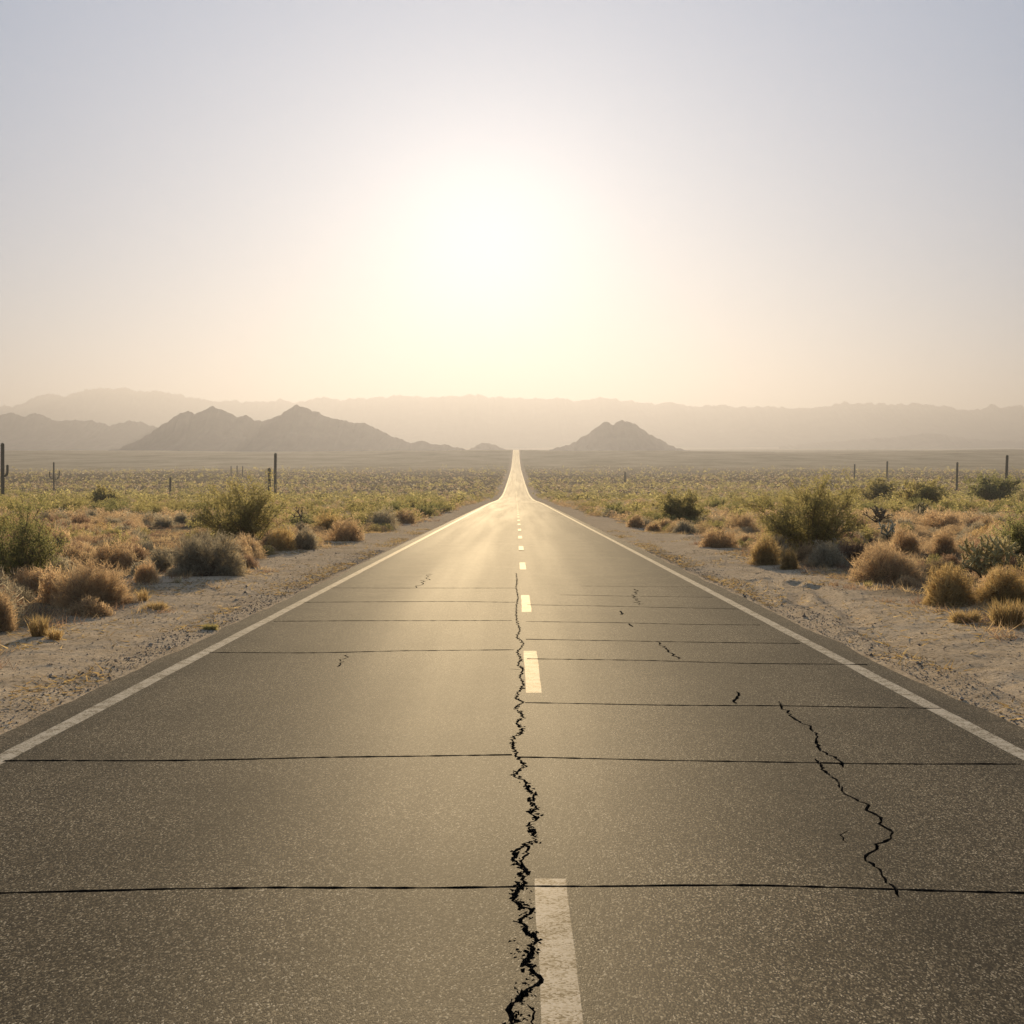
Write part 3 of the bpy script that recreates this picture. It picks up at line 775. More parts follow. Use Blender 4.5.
tuft('grass_tuft', 40, 632, 26, 24, 'upright golden grass tuft on the sand near the left edge', 'grass tuft', n=260, lean=.3)
tuft('grass_tuft', 55, 635, 16, 14, 'little dark based grass clump right of the upright golden tuft', 'grass tuft', n=200, lean=.5)
tuft('grass_tuft', 156, 607, 30, 10, 'low bright yellow tuft lying on the left verge sand', 'grass tuft', n=420, lean=.9)
tuft('grass_tuft', 143, 600, 14, 14, 'yellow leafy sprig at the foot of the broad brown shrub', 'grass tuft', n=160, lean=.45)
tuft('grass_tuft', 178, 584, 10, 9, 'tiny pale tuft alone on shaded sand before the grey sage', 'grass tuft', 'pale', n=90, lean=.5)
tuft('weed', 210, 630, 17, 8, 'single small green weed growing beside the left asphalt edge', 'weed', 'green', n=420, lean=.9)
# right verge
shrub('creosote_bush', 'green', 812, 558, 126, 90, 'largest green bush right of the road, behind a golden brush fringe', B_, None, 32000)
shrub('creosote_bush', 'green', 681, 524, 54, 38, 'compact dark green bush near the road, left of the largest bush', B_, None, 12000)
shrub(D_, 'dry', 719, 549, 42, 24, 'small tan dome on the right verge under the compact green bush', B_, n=5500)
shrub(D_, 'dry', 766, 564, 44, 32, 'golden brush at the left foot of the largest green bush', B_, 'gold', 6000)
shrub('sagebrush', 'grey', 828, 566, 54, 26, 'dim grey brush in the shade before the largest green bush', B_, n=7000)
shrub(D_, 'dry', 791, 567, 24, 22, 'small straw brush at the sand edge before the largest green bush', B_, 'gold', 3500)
shrub(D_, 'dry', 880, 583, 88, 40, 'wide low golden brown shrub on the right verge, casting shade', B_, n=15000)
shrub(D_, 'dry', 952, 610, 66, 42, 'round golden shrub on the sand below the jointed cactus', B_, 'gold', 12000)
shrub(D_, 'dry', 1005, 611, 62, 40, 'golden shrub cut by the right edge, right of the round golden one', B_, 'gold', 10000)
shrub(D_, 'dry', 944, 576, 44, 18, 'flat tan brush lying behind the round golden shrub', B_, n=7000)
shrub(D_, 'dry', 946, 558, 32, 28, 'small upright tan dome left of the jointed cactus', B_, n=4500)
shrub(D_, 'dry', 905, 556, 44, 30, 'tan brush behind the wide low golden brown shrub', B_, n=5000)
shrub(D_, 'dry', 942, 530, 56, 22, 'reddish tan mound of brush under the dark round bush at right', B_, n=5500)
shrub('creosote_bush', 'green', 1026, 574, 56, 72, 'tall leafy green bush cut by the right edge of the picture', B_, 'dark', 18000)
shrub('creosote_bush', 'green', 994, 503, 54, 33, 'dark round bush far right, in front of the tallest post like cactus', B_, 'dark', 9000)
shrub('creosote_bush', 'green', 920, 508, 56, 34, 'mid green bush between the largest bush and the dark round one', B_, None, 9000)
shrub('creosote_bush', 'green', 880, 504, 46, 30, 'pale green bush touching the right side of the largest bush', B_, None, 7000)
shrub(D_, 'dry', 636, 527, 26, 15, 'small straw dome on the right verge, farthest along the row', B_, n=3500)
shrub(D_, 'dry', 654, 531, 18, 12, 'tiny straw dome left of the compact dark green bush', B_, n=2500)
shrub('sagebrush', 'grey', 686, 534, 34, 13, 'low grey brush in front of the compact dark green bush', B_, n=3500)
shrub(D_, 'dry', 740, 532, 44, 22, 'tan brush between the compact bush and the largest green bush', B_, n=4500)
tuft('grass_tuft', 966, 625, 36, 16, 'low golden grass spreading on the sand before the round golden shrub', 'grass tuft', n=700, lean=.8)
tuft('grass_tuft', 1008, 630, 44, 30, 'upright dry grass at the right edge of the picture', 'grass tuft', n=700, lean=.35)
tuft('grass_tuft', 930, 606, 18, 9, 'short grass fringe at the left foot of the round golden shrub', 'grass tuft', n=220, lean=.8)
tuft('grass_tuft', 868, 586, 9, 8, 'tiny green sprig at the foot of the wide golden brown shrub', 'grass tuft', 'green', n=80, lean=.5)

# ------------------------------------------------------------------ cacti
def lathe_path(path, rad, ribs, depth, seg_n, taper_top=True):
    """ribbed column along a path with a rounded top"""
    path = np.array(path, float); L = np.concatenate([[0], np.cumsum(np.linalg.norm(np.diff(path, axis=0), axis=1))])
    t = np.concatenate([np.linspace(0, L[-1] - rad, seg_n), L[-1] - rad + rad * np.array([.35, .6, .8, .93, 1.0])])
    C = np.stack([np.interp(t, L, path[:, i]) for i in range(3)], 1)
    T = unit(np.gradient(C, axis=0) + 1e-12)
    rr = np.where(t > L[-1] - rad, np.sqrt(np.clip(1 - ((t - L[-1] + rad) / rad) ** 2, .01, 1)), 1.0) * rad
    rr = rr * (.86 + .14 * np.clip(t / (L[-1] * .25), 0, 1))
    k = ribs * 2; an = np.arange(k) * 2 * math.pi / k
    ref = np.array([0.13, 1, 0.07]); U = unit(np.cross(T, ref)); W = np.cross(T, U)
    mod = 1 - depth * (np.arange(k) % 2)
    ring = (U[:, None] * np.cos(an)[None, :, None] + W[:, None] * np.sin(an)[None, :, None]) * (rr[:, None] * mod[None])[:, :, None]
    v = (C[:, None] + ring).reshape(-1, 3); fs = []
    n = len(t); i = np.arange(n - 1)[:, None] * k; j = np.arange(k)[None]; j2 = (j + 1) % k
    f = np.concatenate([np.stack([i + j, i + j2, i + k + j2], -1).reshape(-1, 3), np.stack([i + j, i + k + j2, i + k + j], -1).reshape(-1, 3)])
    r = np.random.default_rng(4)
    base = np.array([.085, .08, .045])
    colr = base * r.uniform(.8, 1.2, (len(f), 1))
    # pale spines standing off every rib
    sp = v.reshape(n, k, 3)[:, ::2].reshape(-1, 3); m = len(sp)
    out = unit(ring[:, ::2].reshape(-1, 3) + 1e-9)
    q = r.integers(0, m, m * 2)
    d = unit(out[q] + r.normal(0, .6, (len(q), 3)))
    v2, f2 = spikes(sp[q], d, np.full(len(q), rad * .28), np.full(len(q), rad * .05), r)
    return join([(v, f, colr), (v2, f2, np.tile(np.array([[.36, .30, .20]]), (len(f2), 1)))])
def saguaro(px, y, top_py, rad, label, arms=(), group='saguaro cacti standing above the scrub'):
    x = at_y(px, y); b = place(x, y)
    d = ray(px, top_py); top = CAM_Z + d.z / d.y * y
    h = top - b[2]
    root = link('saguaro', None, None, b); tag(root, label, 'cactus', group)
    ln = .012 * h
    v, f, c = lathe_path([(0, 0, -.1), (ln * .3, 0, h * .5), (ln, 0, h)], rad, 11, .16, 16)
    link('trunk', new_mesh('trunk', v, f, [M_CACT], c), root)
    for (side, z0, z1, reach, ar) in arms:
        p = [(0, 0, h * z0), (side * reach * .55, 0, h * z0 + .03), (side * reach * .9, 0, h * z0 + reach * .35), (side * reach, 0, h * z0 + reach * .9), (side * reach * 1.03, 0, h * z1)]
        v, f, c = lathe_path(p, ar, 9, .16, 14)
        link('arm', new_mesh('arm', v, f, [M_CACT], c), root)
    return root
saguaro(2.3, 262, 443, .34, 'tall dark saguaro with one short arm at the left edge', [(1, .42, .62, .95, .22)])
saguaro(53.5, 420, 462, .24, 'thin saguaro with two raised arms left of the airy green bush', [(1, .40, .70, 1.7, .17), (-1, .42, .66, 1.2, .16)])
saguaro(275, 320, 453, .33, 'tall armless trunk beside a shorter twin stem, above the airy green bush')
saguaro(269, 318, 468, .36, 'shorter pale green stem leaning on the taller bare cactus')
saguaro(170, 380, 477, .30, 'short stubby cactus half lost in scrub left of the airy green bush')
for p_, t_, rr_, lb in ((231, 466, .22, 'leftmost of three tiny cactus stems above the airy green bush'), (237, 465.5, .24, 'middle one of three tiny cactus stems above the airy green bush'), (242.5, 466, .22, 'rightmost of three tiny cactus stems above the airy green bush')):
    saguaro(p_, 640, t_, rr_, lb)
saguaro(1006.5, 380, 455, .36, 'tallest post like cactus at far right, rising behind the dark round bush')
saguaro(957, 430, 462, .31, 'slim post like cactus left of the dark round bush')
saguaro(887, 590, 461, .36, 'small post like cactus above the mid green bush')
saguaro(854.5, 600, 464, .32, 'faint post like cactus above the largest green bush')
saguaro(625, 520, 472, .30, 'tiny cactus stem in the scrub under the cone hill')

def cholla(root_name, px, py, hpx, label, r, levels=4, tip=(.42, .34, .13), body=(.12, .10, .06), nmain=6, lean=.7, cat='cactus', dense=1.0, sr=.022):
    x, y = ground(px, py); sc = y / FPX; h = hpx * sc
    segs, r0, r1, cl = [], [], [], []
    sp, so = [], []
    def grow_(p, d, L, rad, lev):
        e = p + d * L; e[2] = max(e[2], .03)
        segs.append((p.copy(), e.copy())); r0.append(rad); r1.append(rad * .86)
        f_ = lev / levels
        cl.append(np.array(body) * (1 - f_) + np.array(tip) * f_)
        for i in range(int(26 * dense)):
            t = r.random(); o_ = r.normal(size=3); o_ /= np.linalg.norm(o_)
            sp.append(p * (1 - t) + e * t + o_ * rad * .9); so.append((o_, f_))
        if lev >= levels: return
        for k in range(r.integers(1, 4)):
            nd_ = d * .55 + r.normal(size=3) * .55 + np.array([0, 0, .35]); nd_ /= np.linalg.norm(nd_)
            grow_(e, nd_, L * r.uniform(.72, .95), rad * r.uniform(.8, .95), lev + 1)
    for k in range(nmain):
        az = 2 * math.pi * (k + r.uniform(-.3, .3)) / nmain; tl = r.uniform(.2, lean)
        d = np.array([math.cos(az) * math.sin(tl), math.sin(az) * math.sin(tl), math.cos(tl)])
        grow_(np.array([math.cos(az) * .03, math.sin(az) * .03, 0.]), d, h / (levels + 1) * 1.35, sr * h / .8, 0)
    v, f = tubes(segs, r0, r1, 6)
    n = len(segs); colr = np.tile(np.array(cl), (12, 1))
    root = link(root_name, None, None, place(x, y)); tag(root, label, cat)
    link('joints', new_mesh('joints', v, f, [M_CACT], colr, smooth=True), root)
    if not sp:
        HERO.append((x, y, h * .5, h, px, hpx)); return
    sp = np.array(sp); od = np.array([s_[0] for s_ in so]); m = len(sp)
    v, f = spikes(sp, od, np.full(m, .035 * h / .8), np.full(m, .006 * h / .8), r)
    cc_ = np.array([(.30 + .25 * s_[1], .25 + .22 * s_[1], .15 + .12 * s_[1]) for s_ in so])
    link('spines', new_mesh('spines', v, f, [M_GRASS], cc_), root)
    HERO.append((x, y, h * .5, h, px, hpx))
cholla('cholla', 988, 580, 54, 'dark jointed cactus with pale tips sprawling before the right edge bush', np.random.default_rng(8), 4, nmain=10, lean=1.2, tip=(.52, .43, .18), body=(.06, .045, .03))
cholla('cholla', 890, 541, 22, 'small knobbly cactus with bright furry tips behind the wide golden shrub', np.random.default_rng(9), 3, tip=(.55, .50, .36), nmain=4, lean=.6, sr=.04, dense=2)
cholla('cholla', 878, 528, 24, 'dark brown branching cactus left behind the one with furry tips', np.random.default_rng(10), 4, tip=(.14, .10, .07), body=(.10, .07, .05), nmain=5, lean=.5, sr=.03)
cholla('cholla', 923, 522, 22, 'small tree shaped cactus on a bare stem in the tan scrub at right', np.random.default_rng(12), 4, tip=(.16, .16, .08), nmain=3, lean=.6, sr=.022)
cholla('cholla', 304.5, 529, 24, 'thin dark dead bush on a bare stalk right of the airy green bush', np.random.default_rng(14), 3, tip=(.15, .11, .08), body=(.10, .08, .06), nmain=2, lean=.35, cat='dead bush', sr=.02, dense=0)

# ------------------------------------------------------------------ scattered scrub
def lowpoly(kind, n, r, ls):
    """coarse versions for the far plain; unit width and height"""
    if kind == 'green':
        az = r.uniform(0, 6.283, n); se = r.uniform(0, 1, n) ** .8; ce = np.sqrt(1 - se ** 2 * .9); u = r.random(n) ** .45
        pos = np.stack([np.cos(az) * ce * .5 * u, np.sin(az) * ce * .5 * u, .06 + se * .92 * u], 1)
        d = unit(r.normal(size=(n, 3)) + [0, 0, .5])
        v, f = leaves(pos, d, ls * r.uniform(.7, 1.4, n), ls * .6 * r.uniform(.7, 1.3, n), r)
        return v, f, np.repeat(colours('green', n, r), 2, 0)
    az = r.uniform(0, 6.283, n); se = r.uniform(0, 1, n); ce = np.sqrt(1 - se ** 2); u = r.random(n) ** .4
    dr = np.stack([np.cos(az) * ce, np.sin(az) * ce, se], 1)
    pos = dr * np.array([.46, .46, .85]) * u[:, None]
    d = unit(dr + r.normal(size=(n, 3)) * .5 + [0, 0, .4])
    v, f = spikes(pos - d * ls * .5, d, ls * r.uniform(.8, 1.6, n), ls * .32 * r.uniform(.7, 1.4, n), r)
    return v, f, colours(kind, n, r)
rs = np.random.default_rng(77)
pts = []
def scatter(y0, y1, cell, wmul, side_lim):
    """jittered grid over the visible fan"""
    y = y0
    while y < y1:
        hw = side_lim(y); n = int(2 * hw / cell)
        xs_ = -hw + (np.arange(n) + rs.random(n)) * cell
        ys_ = y + rs.random(n) * cell
        for x_, y_ in zip(xs_, ys_):
            pts.append((x_, y_, wmul))
        y += cell
lim = lambda y: .40 * y + 4
scatter(14, 60, .74, 1.0, lim)
scatter(60, 130, 1.2, 1.05, lim)
scatter(130, 260, 2.1, 1.1, lim)
scatter(260, 520, 2.5, 1.2, lim)
scatter(520, 1150, 4.8, 1.3, lim)
pts = np.array(pts)
ax = np.abs(pts[:, 0]); yy = pts[:, 1]
edge = 6.05 + 1.0 * fbm(pts[:, 0] * 0 + np.sign(pts[:, 0]) * 5, yy * .16, 131, 3) - np.clip((yy - 40) / 100, 0, 1) * 1.0
dens = fbm(pts[:, 0] * .09, yy * .06, 141, 3)
keep = (ax > edge + .1) & (dens > -.55 + .25 * rs.random(len(pts))) & (rs.random(len(pts)) > np.clip((yy - 650) / 500, 0, 1))
keep &= ~((yy > 110) & (fbm(pts[:, 0] * .028, yy * .011, 211, 3) < -.10) & (rs.random(len(pts)) < .55))
pts = pts[keep]
kn = fbm(pts[:, 0] * .05 + 3, pts[:, 1] * .03, 151, 3)
greenp = np.clip(.02 + (pts[:, 1] - 40) / 150 * .55, .02, .34) + .65 * kn * np.clip((pts[:, 1] - 25) / 40, .1, 1)
rnd = rs.random(len(pts)); kind = np.where(rnd < greenp, 'green', np.where(rs.random(len(pts)) < .24, 'grey', 'dry'))
pal_band = (pts[:, 1] > 300) & (rs.random(len(pts)) < .16 * np.clip((pts[:, 1] - 250) / 150, 0, 1))
kind = np.where(pal_band & (kind == 'dry'), 'pale', kind)  # pale palette paints the sunlit tops of some distant shrubs into their colour
PALS = None
W_ = np.where(kind == 'green', .62 + 1.5 * rs.random(len(pts)) ** 2, rs.uniform(.55, 1.25, len(pts))) * pts[:, 2]
W_ = W_ * np.where(pts[:, 1] < 40, np.where(kind == 'green', .7, 1.0), 1)
Hh_ = W_ * np.where(kind == 'green', rs.uniform(.5, .75, len(pts)), rs.uniform(.42, .68, len(pts)))
ok = np.ones(len(pts), bool)
for (hx, hy, hr, hh, hpx, hw) in HERO:
    d2 = np.hypot(pts[:, 0] - hx, pts[:, 1] - hy)
    ok &= d2 > hr * .62 + W_ * .25
    if hy < 75:
        xp_ = pts[:, 0] / pts[:, 1]; cx_ = hx / hy
        infront = (np.abs(xp_ - cx_) < (hr * .95 + W_ * .3) / hy) & (pts[:, 1] < hy) & (pts[:, 1] > hy * .45)
        infront &= Hh_ > .45 * hh
        ok &= ~infront
pts, kind, W_, Hh_ = pts[ok], kind[ok], W_[ok], Hh_[ok]
appar = W_ / pts[:, 1]
inview = np.abs(pts[:, 0]) < .368 * pts[:, 1] + W_ * .4
zs_ = H(pts[:, 0], pts[:, 1]) - .02

VAR = {}
def variant(k, i):
    if (k, i) not in VAR:
        r = np.random.default_rng(900 + i * 7 + len(k))
        if k == 'green':
            fol, st = green_shrub(1.6, 1.2, 4200, 'green' if i % 3 else 'dark', r, ls=.05, low=.08, nst=20); mt = M_GREEN
        elif k == 'grey':
            fol, st = dry_shrub(1.0, .55, 3000, 'grey', r, tl=.13, tw=.014, leafy=.4); mt = M_GREY
        else:
            fol, st = dry_shrub(1.0, .55, 3400, ('dry', 'gold', 'rust', 'dry', 'rust', 'dry')[i], r, tl=.13, tw=.014); mt = M_DRY
        v, f, c = join([fol, st])
        VAR[(k, i)] = (new_mesh('shrub', v, f, [mt], c), (1.6, 1.2) if k == 'green' else (1.0, .55))
    return VAR[(k, i)]
NAMES = {'green': 'creosote_bush', 'grey': 'sagebrush', 'dry': 'dry_shrub'}
LIMIT = {'green': 250, 'grey': 130, 'dry': 255}
def zone_label(k, x, y):
    side = 'left' if x < 0 else 'right'
    look = {'green': 'olive green bush', 'grey': 'small grey sage shrub', 'dry': 'small tan shrub'}[k]
    if y < 42: where = 'among the nearest scrub behind the %s verge' % side
    elif y < 70: where = 'in the scrub behind the first bushes %s of the road' % side
    elif y < 105: where = 'midway out in the crowded scrub %s of the road' % side
    else: where = 'far out in the crowded scrub %s of the road' % side
    return '%s %s' % (look, where), '%s shrubs in the scrub' % {'green': 'green', 'grey': 'grey', 'dry': 'tan'}[k]
rest = {k: [] for k in ('green', 'grey', 'dry', 'pale')}
for k in ('green', 'grey', 'dry', 'pale'):
    ids = np.where(kind == k)[0]
    ids = ids[np.argsort(-appar[ids] * inview[ids])]
    n_ind = LIMIT.get(k, 0)
    for q, i in enumerate(ids):
        if q < n_ind and inview[i]:
            me, (w0, h0) = variant(k, int(rs.integers(0, 6)))
            o = link(NAMES[k], me, None, (pts[i, 0], pts[i, 1], zs_[i]), rs.uniform(0, 6.28))
            o.scale = (W_[i] / w0, W_[i] / w0, Hh_[i] / h0)
            lb, gp = zone_label(k, pts[i, 0], pts[i, 1])
            tag(o, lb, 'shrub', gp)
        else:
            rest[k].append(i)
LOD = {}
def lod(k, level, i):
    if (k, level, i) not in LOD:
        n, ls = ((230, .13), (60, .22), (16, .36), (9, .5), (1400, .055))[level]
        LOD[(k, level, i)] = lowpoly(k, n, np.random.default_rng(i * 31 + level), ls)
    return LOD[(k, level, i)]
for k, nm, lb in (('green', 'green_scrub', 'carpet of green bushes covering the plain out to the far hills'), ('dry', 'dry_scrub', 'carpet of tan shrubs covering the plain out to the far hills'),
              ('grey', 'grey_scrub', 'carpet of grey shrubs scattered over the plain'), ('pale', 'sunlit_tint_scrub', 'shrubs coloured pale as if sunlit, flecking the middle of the plain')):
    parts = []
    ids = np.array(rest[k]); rr = np.random.default_rng(5)
    lev = np.where(pts[ids, 1] < 75, 4, np.where(pts[ids, 1] < 190, 0, np.where(pts[ids, 1] < 420, 1, np.where(pts[ids, 1] < 800, 2, 3))))
    va_ = rr.integers(0, 5, len(ids)); rot = rr.uniform(0, 6.28, len(ids)); br = rr.uniform(.8, 1.2, len(ids))
    for l in range(5):
        for vi in range(5):
            m = ids[(lev == l) & (va_ == vi)]; sel = (lev == l) & (va_ == vi)
            if not len(m): continue
            v, f, c = lod(k, l, vi); nv = len(v)
            ca, sa = np.cos(rot[sel])[:, None], np.sin(rot[sel])[:, None]
            X = (v[None, :, 0] * ca - v[None, :, 1] * sa) * W_[m][:, None] + pts[m, 0][:, None]
            Y = (v[None, :, 0] * sa + v[None, :, 1] * ca) * W_[m][:, None] + pts[m, 1][:, None]
            Z = np.maximum(v[None, :, 2], 0) * Hh_[m][:, None] + zs_[m][:, None]
            V3 = np.stack([X, Y, Z], -1).reshape(-1, 3)
            F3 = (f[None] + (np.arange(len(m)) * nv)[:, None, None]).reshape(-1, 3)
            C3 = (c[None] * br[sel][:, None, None]).reshape(-1, 3)
            parts.append((V3, F3, C3))
    v, f, c = join(parts)
    o = link(nm, new_mesh(nm, v, f, [{'green': M_GREEN, 'grey': M_GREY, 'dry': M_DRY, 'pale': M_GRASS}[k]], c))
    tag(o, lb, 'scrub', None, 'stuff')

# ------------------------------------------------------------------ gravel and litter on the verges
def stones(n, r):
    s = r.choice([-1, 1], n)
    y = 1.5 + 38.5 * r.random(n) ** 1.2
    band = r.random(n)
    x = np.where(band < .45, RW + .05 + np.abs(r.normal(0, .30, n)), RW + r.uniform(.1, 4.5, n)) * s
    sz = .004 + .007 * r.random(n) ** 3 * (1 + y * .03) + (r.random(n) < .004) * r.uniform(.01, .025, n)
    base = np.array([[1, 0, 0], [-1, 0, 0], [0, 1, 0], [0, -1, 0], [0, 0, .8], [0, 0, -.6]])
    f = np.array([[0, 2, 4], [2, 1, 4], [1, 3, 4], [3, 0, 4], [2, 0, 5], [1, 2, 5], [3, 1, 5], [0, 3, 5]])
    v = base[None] * r.uniform(.6, 1.3, (n, 6, 1)) * sz[:, None, None]
    a_ = r.uniform(0, 6.28, n); c_, s_ = np.cos(a_)[:, None], np.sin(a_)[:, None]
    X = v[:, :, 0] * c_ - v[:, :, 1] * s_ + x[:, None]; Y = v[:, :, 0] * s_ + v[:, :, 1] * c_ + y[:, None]
    Z = v[:, :, 2] + (H(x, y) + sz * .25)[:, None]
    col_ = np.array([.36, .275, .195]) * r.uniform(.3, 1.5, (n, 1))
    return np.stack([X, Y, Z], -1).reshape(-1, 3), (f[None] + np.arange(n)[:, None, None] * 6).reshape(-1, 3), np.repeat(col_, 8, 0)
v, f, c = stones(34000, np.random.default_rng(21))
tag(link('gravel', new_mesh('gravel', v, f, [M_STONE], c)), 'loose gravel along both asphalt edges', 'gravel', None, 'stuff')
def litter(n, r):
    s = r.choice([-1, 1], n); y = 2 + 60 * r.random(n) ** 1.2
    k = r.random(n)
    x = np.where(k < .3, RW + .1 + np.abs(r.normal(0, .35, n)), np.where(k < .9, 6.2 + r.normal(0, .6, n), RW + r.uniform(.2, 4, n))) * s
    cl = fbm(x * .8, y * .5, 171, 3) > -.05
    x, y = x[cl], y[cl]; n = len(x)
    p = np.stack([x, y, H(x, y) + .004], 1)
    d = unit(r.normal(size=(n, 3)) * [1, 1, .25] + [0, 0, .18]); d[:, 2] = np.abs(d[:, 2])
    v, f = spikes(p, d, r.uniform(.04, .16, n), r.uniform(.006, .012, n) * (1 + y * .02), r)
    return v, f, colours('gold', n, r) * r.uniform(.5, 1.1, (n, 1))
def grass_cover(r):
    n = 15000
    y = 13 + 95 * r.random(n) ** 1.25; x = r.uniform(-1, 1, n) * (.40 * y + 4)
    ed = 6.0 + 1.0 * fbm(np.sign(x) * 5, y * .16, 131, 3) - np.clip((y - 40) / 100, 0, 1)
    k = (np.abs(x) > ed + r.normal(0, .35, n)) & (fbm(x * .35, y * .3, 191, 3) > -.18)
    x, y = x[k], y[k]; n = len(x)
    nb = 34
    X = np.repeat(x, nb) + r.normal(0, .11, n * nb); Y = np.repeat(y, nb) + r.normal(0, .11, n * nb)
    p = np.stack([X, Y, H(X, Y) - .01], 1)
    d = unit(r.normal(size=(n * nb, 3)) * [.75, .75, .1] + [0, 0, .8])
    hgt = np.repeat(r.uniform(.06, .24, n), nb) * r.uniform(.5, 1.2, n * nb)
    v, f = spikes(p, d, hgt, .007 * (1 + Y * .018) * r.uniform(.7, 1.3, n * nb), r)
    tone = np.repeat(r.choice(5, n), nb); pal_ = np.array(PAL['dry'][:3] + PAL['rust'][:2])
    return v, f, pal_[tone] * r.uniform(.8, 1.2, (n * nb, 1))
v, f, c = grass_cover(np.random.default_rng(31))
tag(link('dry_grass', new_mesh('dry_grass', v, f, [M_GRASS], c)), 'short dry grass between the shrubs on both sides', 'dry grass', None, 'stuff')
v, f, c = litter(26000, np.random.default_rng(22))
tag(link('dry_litter', new_mesh('dry_litter', v, f, [M_GRASS], c)), 'dead grass and twigs strewn on the verges', 'dry litter', None, 'stuff')

# ------------------------------------------------------------------ light, sky, air
SUN_PX, SUN_PY = 488, 252
sd = ray(SUN_PX, SUN_PY)
elev = math.asin(sd.z); az = math.atan2(sd.x, sd.y)
sl = bpy.data.lights.new('sun', 'SUN'); sl.energy = 5.0; sl.angle = R(.53); sl.color = (1.0, .80, .53)
so_ = bpy.data.objects.new('sun', sl); COL.objects.link(so_)
so_.rotation_euler = sd.to_track_quat('Z', 'Y').to_euler()
so_.location = (0, -20, 60)
SKY_K = .006      # share of the clear-sky model in the dusty sky
w = bpy.data.worlds.new('World'); S.world = w; w.use_nodes = True
nt = w.node_tree; nt.nodes.clear(); ns = nt.nodes; lk = nt.links
sky = ns.new('ShaderNodeTexSky'); sky.sky_type = 'NISHITA'; sky.sun_disc = False
sky.sun_elevation = elev; sky.sun_rotation = az
sky.air_density = 1.0; sky.dust_density = .35; sky.ozone_density = 2.6; sky.altitude = 300
bg = ns.new('ShaderNodeBackground'); bg.inputs['Strength'].default_value = .050
veil = ns.new('ShaderNodeRGB'); veil.outputs[0].default_value = (.050, .066, .094, 1)   # thin milky overcast spread over the whole sky
scl = nd(ns, 'ShaderNodeVectorMath', operation='SCALE'); scl.inputs['Scale'].default_value = SKY_K
lk.new(sky.outputs[0], scl.inputs[0])
# bright aureole of dust round the sun, a function of the angle from it
geo = ns.new('ShaderNodeTexCoord')
dt = nd(ns, 'ShaderNodeVectorMath', operation='DOT_PRODUCT'); lk.new(geo.outputs['Generated'], dt.inputs[0]); dt.inputs[1].default_value = sd
ac = nd(ns, 'ShaderNodeMath', operation='ARCCOSINE'); lk.new(dt.outputs['Value'], ac.inputs[0])
def lobe(width, power, amp):
    q = nd(ns, 'ShaderNodeMath', operation='DIVIDE'); lk.new(ac.outputs[0], q.inputs[0]); q.inputs[1].default_value = R(width)
    q2 = nd(ns, 'ShaderNodeMath', operation='POWER'); lk.new(q.outputs[0], q2.inputs[0]); q2.inputs[1].default_value = power
    q3 = nd(ns, 'ShaderNodeMath', operation='ADD'); lk.new(q2.outputs[0], q3.inputs[0]); q3.inputs[1].default_value = 1
    q4 = nd(ns, 'ShaderNodeMath', operation='DIVIDE'); q4.inputs[0].default_value = amp; lk.new(q3.outputs[0], q4.inputs[1])
    return q4
l1, l2, l3 = lobe(5.0, 2.0, .17), lobe(14.0, 2.0, .062), lobe(42.0, 3.0, 1.0)
ls_ = nd(ns, 'ShaderNodeMath', operation='ADD'); lk.new(l1.outputs[0], ls_.inputs[0]); lk.new(l2.outputs[0], ls_.inputs[1])
aur = nd(ns, 'ShaderNodeVectorMath', operation='SCALE'); aur.inputs[0].default_value = (1.0, .86, .72); lk.new(ls_.outputs[0], aur.inputs['Scale'])
addv = nd(ns, 'ShaderNodeVectorMath', operation='ADD'); lk.new(scl.outputs[0], addv.inputs[0]); lk.new(veil.outputs[0], addv.inputs[1])
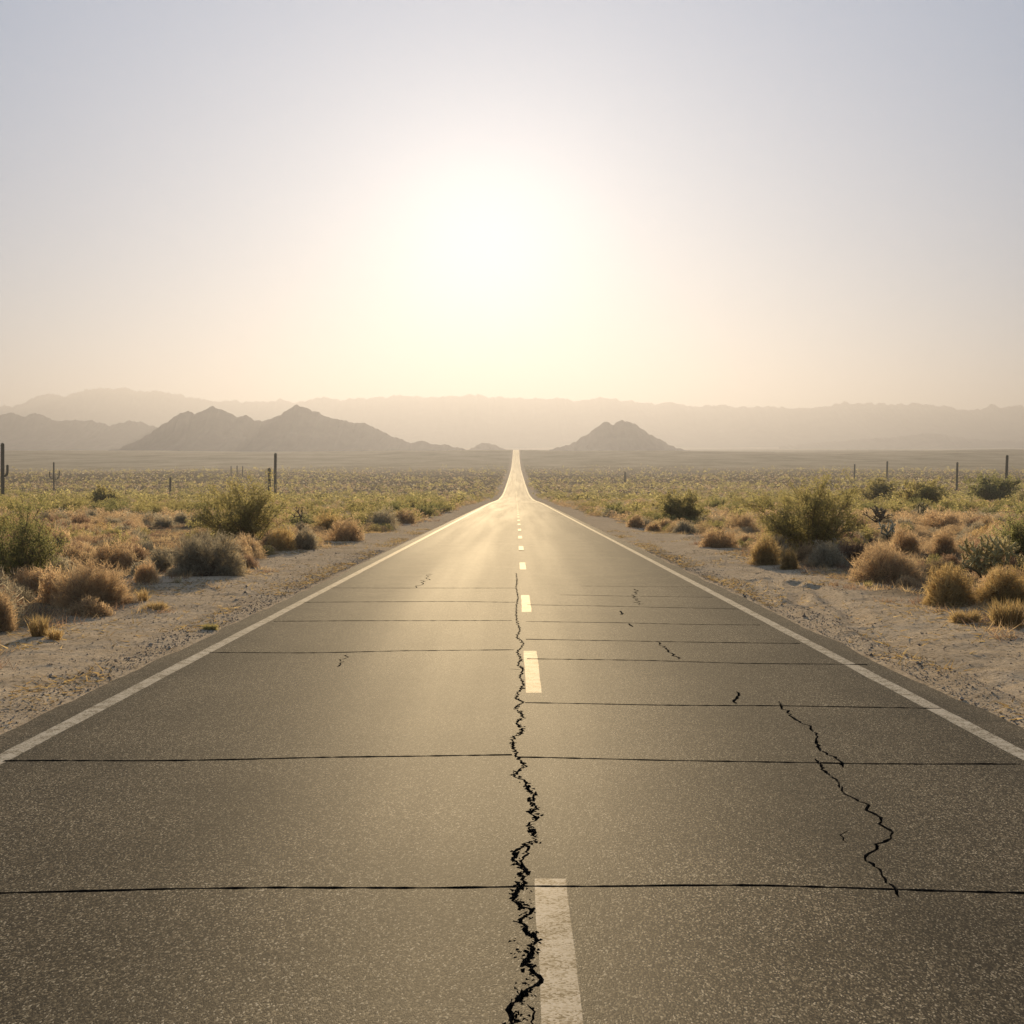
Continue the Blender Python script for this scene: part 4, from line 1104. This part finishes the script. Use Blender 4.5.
far_ = nd(ns, 'ShaderNodeVectorMath', operation='SCALE'); far_.inputs[0].default_value = (.040, .051, .071); lk.new(l3.outputs[0], far_.inputs['Scale'])
add3 = nd(ns, 'ShaderNodeVectorMath', operation='ADD'); lk.new(far_.outputs[0], add3.inputs[0])
add2 = nd(ns, 'ShaderNodeVectorMath', operation='ADD'); lk.new(addv.outputs[0], add2.inputs[0]); lk.new(aur.outputs[0], add2.inputs[1])
div = nd(ns, 'ShaderNodeVectorMath', operation='SCALE'); div.inputs['Scale'].default_value = 10.0; lk.new(add2.outputs[0], add3.inputs[1]); lk.new(add3.outputs[0], div.inputs[0])
lk.new(div.outputs[0], bg.inputs[0]); bg.inputs['Strength'].default_value = .10
wo = ns.new('ShaderNodeOutputWorld'); lk.new(bg.outputs[0], wo.inputs[0])
# haze: one closed box round everything
hx, hy0, hy1, hz0, hz1 = 8200, -300, 13500, -60, 330
hv = [(x, y, z) for z in (hz0, hz1) for x, y in ((-hx, hy0), (hx, hy0), (hx, hy1), (-hx, hy1))]
hf = [(3, 2, 1, 0), (4, 5, 6, 7), (0, 1, 5, 4), (1, 2, 6, 5), (2, 3, 7, 6), (3, 0, 4, 7)]
m, nt, ns, lk = mat('haze')
pv = nd(ns, 'ShaderNodeVolumePrincipled'); pv.inputs['Color'].default_value = (.190, .192, .212, 1)
pv.inputs['Density'].default_value = 2.9e-4; pv.inputs['Anisotropy'].default_value = .58
o = ns.new('ShaderNodeOutputMaterial'); lk.new(pv.outputs[0], o.inputs['Volume'])
hz = link('haze', new_mesh('haze', hv, hf, [m])); tag(hz, 'warm dusty haze filling the valley air', None, None, 'stuff')
hz.display_type = 'WIRE'

S.render.engine = 'CYCLES'
S.cycles.use_denoising = True
S.cycles.max_bounces = 6; S.cycles.diffuse_bounces = 3; S.cycles.glossy_bounces = 2; S.cycles.transmission_bounces = 4; S.cycles.volume_bounces = 0
S.cycles.volume_step_rate = 1.0
S.cycles.sample_clamp_indirect = 6
S.view_settings.view_transform = 'Standard'; S.view_settings.look = 'None'
S.view_settings.exposure = 1.5; S.view_settings.gamma = 1.0
